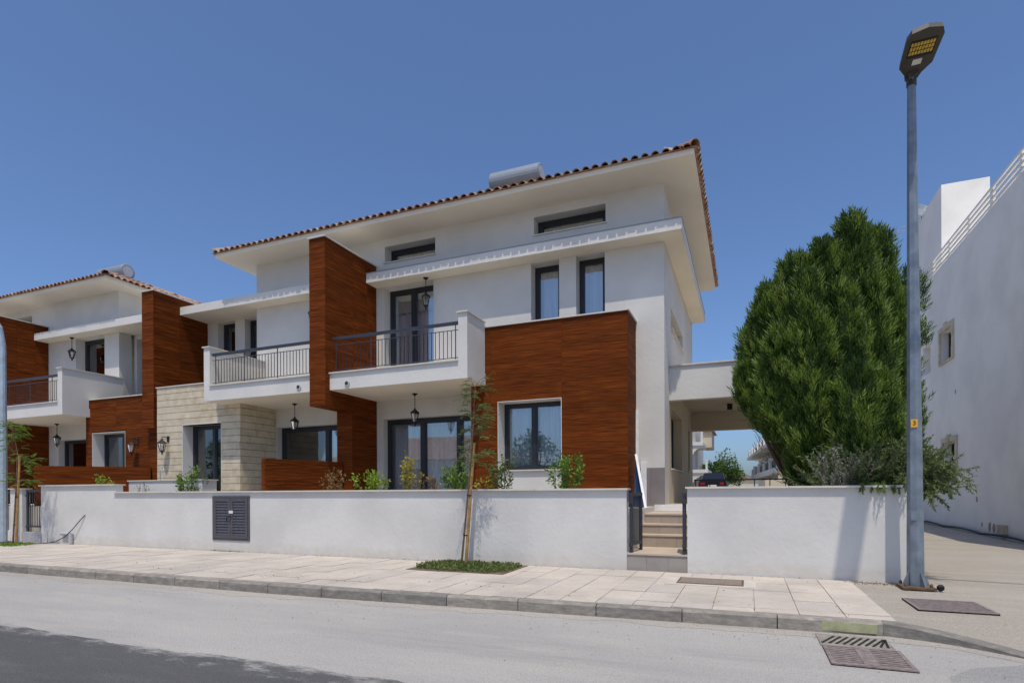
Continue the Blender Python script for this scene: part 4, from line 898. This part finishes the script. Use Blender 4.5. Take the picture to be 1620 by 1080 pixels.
# rosemary spilling over the wall
def trailing(name, label, cat, mt, bases, L0, L1, droop, leaf, nleaf, dirf):
    e = empty(name, (float(np.mean([b[0] for b in bases])), float(np.mean([b[1] for b in bases])), FLOOR), label, cat); P, D, S = [], [], []; stm = MB()
    for b in bases:
        b = Vector(b); d = dirf(b).normalized(); L = rng.uniform(L0, L1); path = [b]; k = 9
        for i in range(k):
            d = (d + Vector((rng.normal()*.09, rng.normal()*.09, -droop*(i/k)))).normalized(); path.append(path[-1] + d*L/k)
        stm.tube(path, [.006]*(k) + [.003], 3, False)
        for i in range(1, k+1):
            seg = path[i] - path[i-1]
            for _ in range(nleaf):
                t = rng.random(); p = path[i-1] + seg*t; P.append(p); D.append(seg.normalized()*.9 + Vector(rng.normal(size=3))*.6); S.append(leaf*rng.uniform(.7, 1.25))
    cloud('foliage', mt, e, P, D, np.array(S), [(0,0,0),(.13,0,.5),(0,.03,1),(-.13,0,.5)], LFF); stm.build('stems', MT['twig'], e); return e
bs_ = [(rng.uniform(1.3, 2.3), rng.uniform(10.38, 10.85), rng.uniform(1.05, 1.25)) for _ in range(520)]
trailing('rosemary_bush', 'green rosemary bush spilling over the short street wall', 'bush', MT['rosemary'], bs_, .50, 1.12, .09, .058, 16, lambda b: Vector(((b.x-1.7)*.6 + rng.normal()*.3, rng.normal()*.25 + .05, rng.uniform(.6, 1.3))))
bs_ = [(rng.uniform(2.2, 2.5), rng.uniform(10.3, 10.9), rng.uniform(1.15, 1.45)) for _ in range(210)]
trailing('rosemary_bush', 'rosemary hanging down beyond the street lamp end of the wall', 'bush', MT['rosemary'], bs_, .40, .95, .50, .055, 16, lambda b: Vector((rng.uniform(-.25, .55), rng.normal()*.35, rng.uniform(.3, 1.2))))
bs_ = [(rng.uniform(1.55, 2.15), rng.uniform(10.12, 10.2), rng.uniform(1.44, 1.46)) for _ in range(26)]
trailing('creeper', 'short green creeper tips hanging over the coping by the lamp', 'plant', MT['leaf_green'], bs_, .24, .36, .6, .035, 9, lambda b: Vector((rng.normal()*.3, -1, .25)))
bs_ = [(rng.uniform(1.22, 1.55), rng.uniform(10.3, 10.42), rng.uniform(1.1, 1.3)) for _ in range(90)]
trailing('lavender_bush', 'grey green lavender bush in front of the cypress', 'bush', MT['grey_shrub'], bs_, .40, .85, .05, .05, 15, lambda b: Vector(((b.x-1.38)*1.5 + rng.normal()*.2, rng.normal()*.2, 1)))
# garden shrubs behind the long wall
def shrub(label, x, y, h, wd, mt, n, leaf=.05, z0=1.03, stems=9, cols=None):
    e = empty('garden_shrub', (x, y, z0), label, 'shrub', 'small shrubs along the street wall'); P, D, S = [], [], []; sm = MB()
    for k in range(stems):
        a = rng.uniform(0, 2*math.pi); sp = rng.uniform(.15, 1)*wd*.5; tip = Vector((x + sp*math.cos(a), y + sp*math.sin(a)*.7, z0 + h*rng.uniform(.80, 1.04)*(1-.28*(sp/(wd*.5))**2))); b = Vector((x + .03*math.cos(a), y + .03*math.sin(a), z0-.03)); mid = b.lerp(tip, .5) + Vector((.05*math.cos(a), .05*math.sin(a), .04)); sm.tube([b, mid, tip], [.009, .006, .003], 4, False)
        for _ in range(n // stems):
            t = rng.beta(2.0, 1.1); p = (b.lerp(mid, t*2) if t < .5 else mid.lerp(tip, t*2-1)) + Vector(rng.normal(size=3))*.045; P.append(p); D.append(Vector(rng.normal(size=3))*.6 + Vector((math.cos(a)*.5, math.sin(a)*.5, .6))); S.append(leaf*rng.uniform(.6, 1.25))
    cloud('leaves', mt, e, P, D, np.array(S), LFV, LFF); sm.build('stems', MT['twig'], e)
SH = [('bright yellow green shrub in front of the far garden screen', 165, .82, .60, 'leaf_lime', 260), ('leafy green shrub before the stone bay sliding door', 300, .95, .72, 'leaf_green', 520), ('sparse coppery shrub beside the middle garden screen', 527, .82, .52, 'leaf_red', 190), ('lime green spreading shrub below the wood fin', 585, .82, .80, 'leaf_lime', 480),
      ('upright yellow leaved shrub before the curtained sliding door', 648, 1.06, .50, 'leaf_yellow', 300), ('tiny brown yellow shrub between the yellow and the green one', 680, .66, .32, 'leaf_red', 90), ('full green shrub left of the staked young tree', 720, .92, .62, 'leaf_green', 560), ('tall sparse olive shrub before the clad bay window', 797, 1.05, .62, 'leaf_olive', 330),
      ('small yellowing shrub right of the staked young tree', 768, .70, .34, 'leaf_yellow', 110), ('large leafy green shrub below the clad bay cladding', 900, .98, .80, 'leaf_green', 640)]
for lb, px, h, wd, mt, n in SH:
    p = at(px, 765, Y=10.72); shrub(lb, p.x, 10.72, h*1.12, wd*1.12, MT[mt], int(n*1.7), .07)
p = at(225, 770, Y=10.6); shrub('thin twiggy shrub by the garden counter', p.x, 10.6, .72, .3, MT['leaf_olive'], 50, .05)
# staked young trees
def pinnate(P, D, S, base_, d, L, n=9, leaf=.06):
    d = d.normalized(); side = d.cross(Vector((0,0,1))); side = side.normalized() if side.length > .1 else Vector((1,0,0)); pt = [base_]
    for i in range(1, n+1):
        t = i/n; p = base_ + d*L*t + Vector((0,0,-.28*L*t*t)); pt.append(p)
        for s in (-1, 1): P.append(p); D.append(side*s + d*.7 + Vector((0,0,-.1 + rng.normal()*.2))); S.append(leaf*rng.uniform(.7, 1.2)*(1-.35*t))
    return pt
def young_tree(label, b, top, stake_top, leaf_mt, n, spread, lean, zmin):
    b, top, stake_top = Vector(b), Vector(top), Vector(stake_top); e = empty('young_tree', b, label, 'tree'); m = MB()
    m.tube([b + Vector((.03,0,-.05)), b.lerp(stake_top, .5) + Vector((.012,0,0)), stake_top], [.034, .030, .026], 8); m.build('stake', MT['stake'], e)
    m = MB(); mid = b.lerp(stake_top, .6) + Vector((-.03, -.03, 0)); m.tube([b + Vector((-.05,-.03,-.03)), mid, stake_top + Vector((-.02,-.04,.05)), top], [.022, .017, .012, .005], 7)
    P, D, S = [], [], []
    for k in range(n):
        t = rng.random()**.8; z = zmin + (top.z - zmin)*t; tt = (z - b.z)/(top.z - b.z); c = b.lerp(top, tt) if z > stake_top.z else b.lerp(stake_top, (z-b.z)/(stake_top.z-b.z))
        a = rng.uniform(0, 2*math.pi); L = spread*(1-.55*t)*rng.uniform(.4, 1); tip = c + Vector((math.cos(a)*L + lean*L, math.sin(a)*L*.7, rng.uniform(.0, .22))); m.tube([c, c.lerp(tip, .6) + Vector((0,0,.04)), tip], [.005, .004, .002], 4, False)
        for _ in range(4): pinnate(P, D, S, c.lerp(tip, rng.uniform(.5, 1)), Vector((math.cos(a)*.7 + rng.normal()*.5, math.sin(a)*.6 + rng.normal()*.5, rng.uniform(-.25, .5))), rng.uniform(.14, .28), 8, .072)
    m.build('trunk', MT['bark'], e); cloud('leaves', leaf_mt, e, P, D, np.array(S), [(0,0,0),(.13,0,.4),(0,.05,1),(-.13,0,.4)], LFF)
    for z in (.55, 1.3): MB().lathe([(.05,0),(.05,.02)], (b.lerp(stake_top, (z-b.z)/(stake_top.z-b.z)) - Vector((.01,.01,0))).to_tuple(), 8).build('tie', MT['black'], e)
young_tree('slim staked young tree with sparse feathery leaves before the clad bay', (-4.94, 9.66, 0), (-4.74, 9.74, 3.36), (-4.75, 9.72, 2.30), MT['leaf_olive'], 46, .42, .15, 1.75)
young_tree('slim staked young tree with drooping bright leaves beside the barred gate', (-18.2, 9.18, .02), (-18.35, 9.2, 3.2), (-18.02, 9.2, 2.42), MT['leaf_green'], 46, .66, .1, 1.5)
# ground cover in the tree pits
def cover(name, label, x0, x1, y0, y1, n, mt):
    P = np.stack([rng.uniform(x0, x1, n), rng.uniform(y0, y1, n), rng.uniform(.0, .05, n)], 1); cx, cy = (x0+x1)/2, (y0+y1)/2
    k = (((P[:,0]-cx)/(x1-x0)*2)**4 + ((P[:,1]-cy)/(y1-y0)*2)**4 + rng.normal(size=n)*.12) < 1; P = P[k]; D = rng.normal(size=P.shape)*.6; D[:,2] = np.abs(D[:,2]) + .5
    o = cloud(name, mt, None, P, D, rng.uniform(.025, .06, len(P)), LFV, LFF); return tag(o, label, 'ground cover', kind='stuff')
cover('ground_cover', 'low green weeds filling the pit of the young tree by the bay', PIT[0]+.02, PIT[1]-.02, PIT[2]+.02, PIT[3]-.03, 5200, MT['leaf_olive'])
cover('ground_cover', 'weeds at the foot of the young tree by the barred gate', -18.75, -17.75, 8.8, 9.5, 900, MT['leaf_green'])
P = np.stack([rng.uniform(-14, -9.5, 60)*0 + rng.uniform(-11.9, -10.9, 60), rng.uniform(9.93, 10.01, 60), np.full(60, .0)], 1); D = rng.normal(size=P.shape); D[:,2] = 1
tag(cloud('ground_cover', MT['leaf_olive'], None, P, D, np.full(60, .04), LFV, LFF), 'dry weeds in the joint under the meter cabinet', 'ground cover', kind='stuff')

P = np.concatenate([np.stack([rng.uniform(-15, 2.1, 420), 10.01 - np.abs(rng.normal(size=420))*.035, np.full(420, .004)], 1), np.stack([rng.normal(1.75, .28, 260), 9.93 - np.abs(rng.normal(size=260))*.10, np.full(260, -.004)], 1), np.stack([rng.uniform(-12, 1.3, 160), np.array([kerb_y(0)]*160)+.15+np.abs(rng.normal(size=160))*.5, np.full(160, .005)], 1)])
P = P[np.abs(P[:,0]+1.44) > .6]; D = rng.normal(size=P.shape); D[:,2] *= .25
tag(cloud('leaf_litter', MT['leaf_litter'], None, P, D, rng.uniform(.012, .034, len(P)), LFV, LFF), 'dry brown leaf litter along the foot of the street walls', 'leaf litter', kind='stuff')

# ------------------------------------------------------------------ neighbour on the right
N = empty('apartment_house', (9, 22, 0), 'tall white neighbouring building with small stone framed windows and slatted roof rail', 'building'); NX = 6.5
wins = [(23.75, 25.0, 5.95, 7.0), (23.45, 24.75, 1.95, 3.05), (26.3, 27.3, 5.9, 7.0)]
m = MB().wall('x', 14.5, 29.5, -.4, 9.45, NX, NX+.35, wins); m.build('wall', MT['old_white'], N)
MB().box(NX+.351, 16, 14.5, 29.5, -.4, 9.43).build('core', MT['old_white'], N)
for (a, b_, c_, d) in wins[:2]:
    s_ = .16
    for q in ((a-s_, b_+s_, d, d+.02+s_), (a-s_, a, c_-.02, d-.001), (b_, b_+s_, c_-.02, d-.001), (a-s_, b_+s_, c_-.10, c_-.021)):
        nn = max(1, round((q[3]-q[2])/.4)); uu = max(1, round((q[1]-q[0])/.5))
        for i in range(nn):
            for j in range(uu):
                h = (q[3]-q[2])/nn; u = (q[1]-q[0])/uu; brick('surround_stone', MT['stone'], N, NX-.05-random.uniform(0,.012), NX+.02, q[0]+j*u+.003, q[0]+(j+1)*u-.003, q[2]+i*h+.003, q[2]+(i+1)*h-.003)
    brick('keystone', MT['stone'], N, NX-.085, NX+.02, (a+b_)/2-.11, (a+b_)/2+.11, d-.02, d+.26)
    MB().wall('x', a, b_, c_, d, NX+.22, NX+.28, [(a+.07, b_-.07, c_+.07, d-.07)]).build('window', MT['dark'], N); MB().box(NX+.25, NX+.258, a+.06, b_-.06, c_+.06, d-.06).build('pane', MT['glass'], N)
for k in range(4): brick('roof_rail', MT['old_white'], N, NX+.03, NX+.075, 14.5, 28.2, 9.53+k*.165, 9.60+k*.165)
for k in range(8): brick('rail_post', MT['old_white'], N, NX+.076, NX+.14, 14.8+k*1.9, 14.9+k*1.9, 9.44, 10.12)
MB().box(6.78, 8.25, 26.0, 29.3, 9.431, 12.82).build('stair_tower', MT['old_white'], N)
MB().box(NX-.12, NX, 19.35, 19.75, .18, .42).build('junction_box', flat('beige_box', (.42,.36,.25), .7), N)
for (y, z, s_) in ((21.6, 1.1, .09), (21.2, .35, .07), (20.6, .32, .12), (20.3, .3, .11), (23.5, 4.7, .07)):
    m = MB(); pp = [(y + s_*(.7+.5*random.random())*math.cos(a), z + s_*(.9+.6*random.random())*math.sin(a)) for a in np.linspace(0, 5.5, 8)]; m.prism(pp, 'x', NX-.003, NX+.01); m.build('chipped_plaster', flat('bare_render', (.36,.29,.20), .95) if 'bare_render' not in bpy.data.materials else bpy.data.materials['bare_render'], N)
m = MB().tube([(NX-.10, y, apz(NX-.4, y) + .035 + .05*abs(math.sin(y*.9))) for y in np.arange(17, 28, .5)], .035, 6); tag(m.build('ground_hose', MT['black']), 'black pipe lying along the foot of the neighbouring wall', 'pipe')
e = empty('satellite_dish', (6.95, 28.2, 12), 'white satellite dish on the neighbouring stair tower', 'satellite dish'); m = MB(); m.lathe([(.02,0),(.22,.03),(.40,.12),(.42,.13),(.40,.14),(.2,.05)], (0,0,0), 18)
rt = Matrix.Rotation(R(60), 4, 'X') @ Matrix.Rotation(R(20), 4, 'Y'); m.v = [tuple(rt @ Vector(v) + Vector((6.72, 28.6, 12.95))) for v in m.v]; m.build('dish', MT['steel'], e); MB().tube([(6.72,28.6,12.93),(6.85,28.6,12.5)], .025, 6).build('arm', MT['pvc'], e)
e = empty('aerial', (7.0, 28.9, 12.8), 'thin television aerial on the neighbouring stair tower', 'aerial'); MB().tube([(6.95,29,12.6),(6.95,29,13.2)], .02, 6).build('mast', MT['pvc'], e); m = MB().tube([(7.05,28.6,13.15),(6.0,32.2,13.05)], .014, 5)
for k in range(10): c = Vector((7.05,28.6,13.15)).lerp(Vector((6.0,32.2,13.05)), k/9); m.tube([c - Vector((.16,.05,.02)), c + Vector((.16,.05,.02))], .008, 4)
m.build('boom', MT['pvc'], e)

# ------------------------------------------------------------------ seen through the carport
e = empty('rear_railing', (-.3, 21.2, FLOOR), 'thin dark railing behind the carport', 'railing')
brick('rail', MT['rail'], e, -1.74, 2.2, 21.18, 21.22, 1.76, 1.80); brick('rail', MT['rail'], e, -1.74, 2.2, 21.18, 21.22, 1.22, 1.25)
for k in range(9): brick('post', MT['rail'], e, -1.7+k*.48, -1.67+k*.48, 21.185, 21.215, FLOOR-.1, 1.76)
struct(MB().box(-30, 40, 30.2, 260, -.4, 1.2).build('back_street', MT['drive']))
e = empty('far_house', (-5, 52, .5), 'white house with arched balconies seen through the carport', 'house')
X1 = at(1112, 680, Y=48).x; MB().box(-14, X1-.9, 48, 62, .3, 10).build('wall', W, e)
for z, o in ((5.1, 0), (2.9, .35)):
    b = MB().box(X1-.9, X1+o, 48.2, 54, z, z+.28).build('balcony_slab', W, e); mm = MB()
    arc = [(X1-.9, z-.001)] + [(X1-.9 + (.88+o)*(1-math.cos(a)), z - 1.15 + 1.0*math.sin(a)) for a in np.linspace(0, math.pi/2, 8)] + [(X1+o-.02, z-.001)]
    mm.prism(arc, 'y', 48.3, 48.6); mm.build('arch_bracket', W, b); MB().box(X1+o-.18, X1+o-.02, 48.25, 48.42, z+.28, z+1.1).build('pier', W, b)
MB().box(X1-1.4, X1-1.0, 47.96, 48.02, 5.5, 7.6).build('window', MT['dark'], e); MB().box(X1-.25, X1+.45, 52, 56, 5.2, 6.55).build('tower', MT['cream'], e); MB().prism([(X1-.45, 6.56), (X1+.7, 6.56), (X1+.15, 6.95)], 'y', 51.8, 56.2).build('tower_roof', MT['tile'], e)
# building on the far right, turned slightly
e = empty('far_apartments', (3, 45, .5), 'two storey white apartments with balustraded balconies seen through the carport', 'building')
p0, p1 = Vector((at(1233, 700, Y=40).x, 40, 0)), Vector((at(1184, 700, Y=66).x, 66, 0)); dv = (p1-p0).normalized(); nv = Vector((dv.y, -dv.x, 0)); LL = (p1-p0).length
def fb(name, mt, s0, s1, o0, o1, z0, z1, par=e):
    m = MB(); m.v = [tuple(p0 + dv*s + nv*o + Vector((0,0,z))) for z in (z0, z1) for s, o in ((s0,o0),(s1,o0),(s1,o1),(s0,o1))]; m.f = [(0,3,2,1),(4,5,6,7),(0,1,5,4),(1,2,6,5),(2,3,7,6),(3,0,4,7)]; return m.build(name, mt, par)
fb('wall', W, 0, LL, 1.0, 9, .3, 4.7); fb('end_wall', MT['cream'], -.3, -.01, -.1, 9, .3, 5.3); fb('roof_slab', W, 0, LL, -.15, 9, 4.701, 4.95); bl = fb('balcony_slab', W, 0, LL*.85, -.15, .999, 2.55, 2.95)
for k in range(9): s = .3 + k*LL/9; fb('roof_post', W, s, s+.35, -.12, .18, 4.951, 5.65); fb('roof_panel', MT['dark'], s+.5, s+LL/9-.3, -.0, .05, 5.0, 5.5)
for k in range(5): s = .3 + k*LL*.85/5; fb('balcony_post', W, s, s+.4, -.12, .2, 2.951, 3.75); fb('balcony_panel', MT['dark'], s+.6, s+LL*.17-.4, 0, .05, 3.0, 3.55)
for k in range(6): s = 1.5 + k*LL/6.5; f_ = fb('window', MT['dark'], s, s+1.4, .93, 1.02, 3.0, 4.3); fb('window', MT['dark'], s+.3, s+1.6, .93, 1.02, .8, 2.2)
fb('low_wall', MT['cream'], -6, -2.5, -1.4, -.3, .3, 2.0)
e = empty('far_house', (-1, 90, .5), 'small beige house far behind the bushy tree', 'house'); MB().box(-2.6, 1.5, 90, 98, .3, 3.3).build('wall', MT['cream'], e); MB().prism([(-3, 3.31), (1.9, 3.31), (-.5, 4.0)], 'y', 89.7, 98.3).build('roof', MT['tile'], e)
# dark hatchback
def car(loc, label):
    e = empty('parked_car', loc, label, 'car'); x, y, z = loc
    def bx(n, mt, pr_, y0, y1, par=e, bev=.05): m = MB(); m.prism([(x+a, z+b) for a, b in pr_], 'y', y+y0, y+y1); return m.build(n, mt, par, bevel=bev)
    bx('body', MT['carpaint'], [(-.86,.28),(.86,.28),(.9,.55),(.86,.88),(.7,.95),(-.7,.95),(-.86,.88),(-.9,.55)], -.0, 4.2); m = MB()
    lo = [(-.74,.93),(.74,.93)]; m.v = [(x+a, y+b, z+c_) for a, b, c_ in ((-.76,.5,.94),(.76,.5,.94),(.58,1.2,1.46),(-.58,1.2,1.46),(-.58,3.3,1.46),(.58,3.3,1.46),(.74,3.9,.94),(-.74,3.9,.94))]; m.f = [(0,1,2,3),(3,2,5,4),(4,5,6,7),(0,3,4,7),(1,6,5,2),(0,7,6,1)]; m.build('cabin', MT['carpaint'], e, bevel=.03)
    m = MB(); m.v = [(x+a, y+b, z+c_) for a, b, c_ in ((-.66,.50,.99),(.66,.50,.99),(.52,1.10,1.41),(-.52,1.10,1.41))]; m.v = m.v + [(a, b-.03, c_+.02) for a, b, c_ in m.v]; m.f = [(0,3,2,1),(4,5,6,7),(0,1,5,4),(1,2,6,5),(2,3,7,6),(3,0,4,7)]; m.build('windscreen', MT['carglass'], e)
    for s in (-1, 1):
        MB().box(x+s*.62-.16, x+s*.62+.16, y-.03, y+.05, z+.62, z+.78).build('tail_light', MT['redlens'], e, bevel=.02)
        for yy in (.75, 3.4):
            m = MB(); m.tube([(x+s*.72, y+yy, z+.31), (x+s*.91, y+yy, z+.31)], .31, 16); wv = m.build('wheel', MT['tyre'], e); MB().tube([(x+s*.9, y+yy, z+.31), (x+s*.918, y+yy, z+.31)], .19, 12).build('rim', MT['pvc'], wv)
    MB().box(x-.26, x+.26, y-.035, y-.001, z+.52, z+.63).build('number_plate', MT['paper'], e); MB().box(x-.85, x+.85, y-.06, y+.1, z+.3, z+.46).build('bumper', MT['pvc'], e, bevel=.03)
p = at(1127, 770, Y=40); car((p.x, 40, 1.205), 'dark hatchback parked behind the carport')
def leafy_tree(name, label, x, y, z0, h, wd, mt, n, leaf, group=None, trunk=.16):
    e = empty(name, (x, y, z0), label, 'tree', group); m = MB(); cb = z0 + h*.32; m.tube([(x,y,z0-.1), (x+.05,y,z0+h*.25), (x,y,z0+h*.6)], [trunk, trunk*.75, trunk*.3], 8); P, D, S = [], [], []; cl = []
    for k in range(16):
        a = rng.uniform(0, 6.28); q = rng.uniform(.1, .8); cl.append((Vector((x + q*wd*.5*math.cos(a), y + q*wd*.5*math.sin(a), cb + (h*.62)*rng.uniform(.05, .92)*(1-.35*q))), rng.uniform(.16, .30)*wd*.75)); m.tube([(x, y, z0+h*rng.uniform(.2,.5)), cl[-1][0]], [trunk*.35, .02], 5, False)
    for c, r_ in cl:
        k = n // 16; v = rng.normal(size=(k, 3)); v /= np.linalg.norm(v, axis=1)[:, None]; q = r_*rng.uniform(.45, 1.08, k)[:, None]
        for a in v*q: P.append(np.array(c) + a); D.append(a + np.array([0,0,.2*r_]) + rng.normal(size=3)*r_*.5); S.append(leaf*rng.uniform(.6, 1.3))
    m.build('trunk', MT['bark'], e); cloud('crown', mt, e, P, D, np.array(S), LFV, LFF)
leafy_tree('leafy_tree', 'rounded green tree behind the parked car', at(1140,740,Y=58).x, 58, 1.2, 3.9, 4.2, MT['leaf_tree'], 5200, .20)

# ------------------------------------------------------------------ across the street (behind the photographer; mirrored in the glass)
struct(MB().box(-70, 70, -12, -7.21, -.4, -.02).build('opposite_pavement', MT['slab']))
O = empty('opposite_house', (-26, -19, 0), 'low white house with tile roof across the street', 'house')
MB().box(-36, -18, -24, -15, -.1, 4.2).build('wall', W, O); m = MB(); m.v = [(-36.8,-24.8,4.2),(-17.2,-24.8,4.2),(-17.2,-14.2,4.2),(-36.8,-14.2,4.2),(-31,-19.5,6.6),(-23,-19.5,6.6)]; m.f = [(0,1,5,4),(1,2,5),(2,3,4,5),(3,0,4),(3,2,1,0)]; m.build('roof', MT['tile'], O)
for k in range(4): MB().box(-34+k*4, -32.4+k*4, -15.02, -14.95, 1.2, 2.6).build('window', MT['dark'], O)
for i, (x, y, h, wd) in enumerate(((-14.2, -13.5, 6.6, 4.6), (-11, -15, 5.6, 4.0), (-44, -14, 7.0, 5), (-5, -16, 5.2, 4.2))):
    leafy_tree('street_tree', ['tall leafy tree across the street beside the low white house', 'rounder leafy tree across the street, second from the low house', 'big leafy tree across the street at the far end of the low house', 'short leafy tree across the street, standing alone'][i], x, y, -.05, h, wd, MT['leaf_tree'], 2600, .24, 'trees across the street')
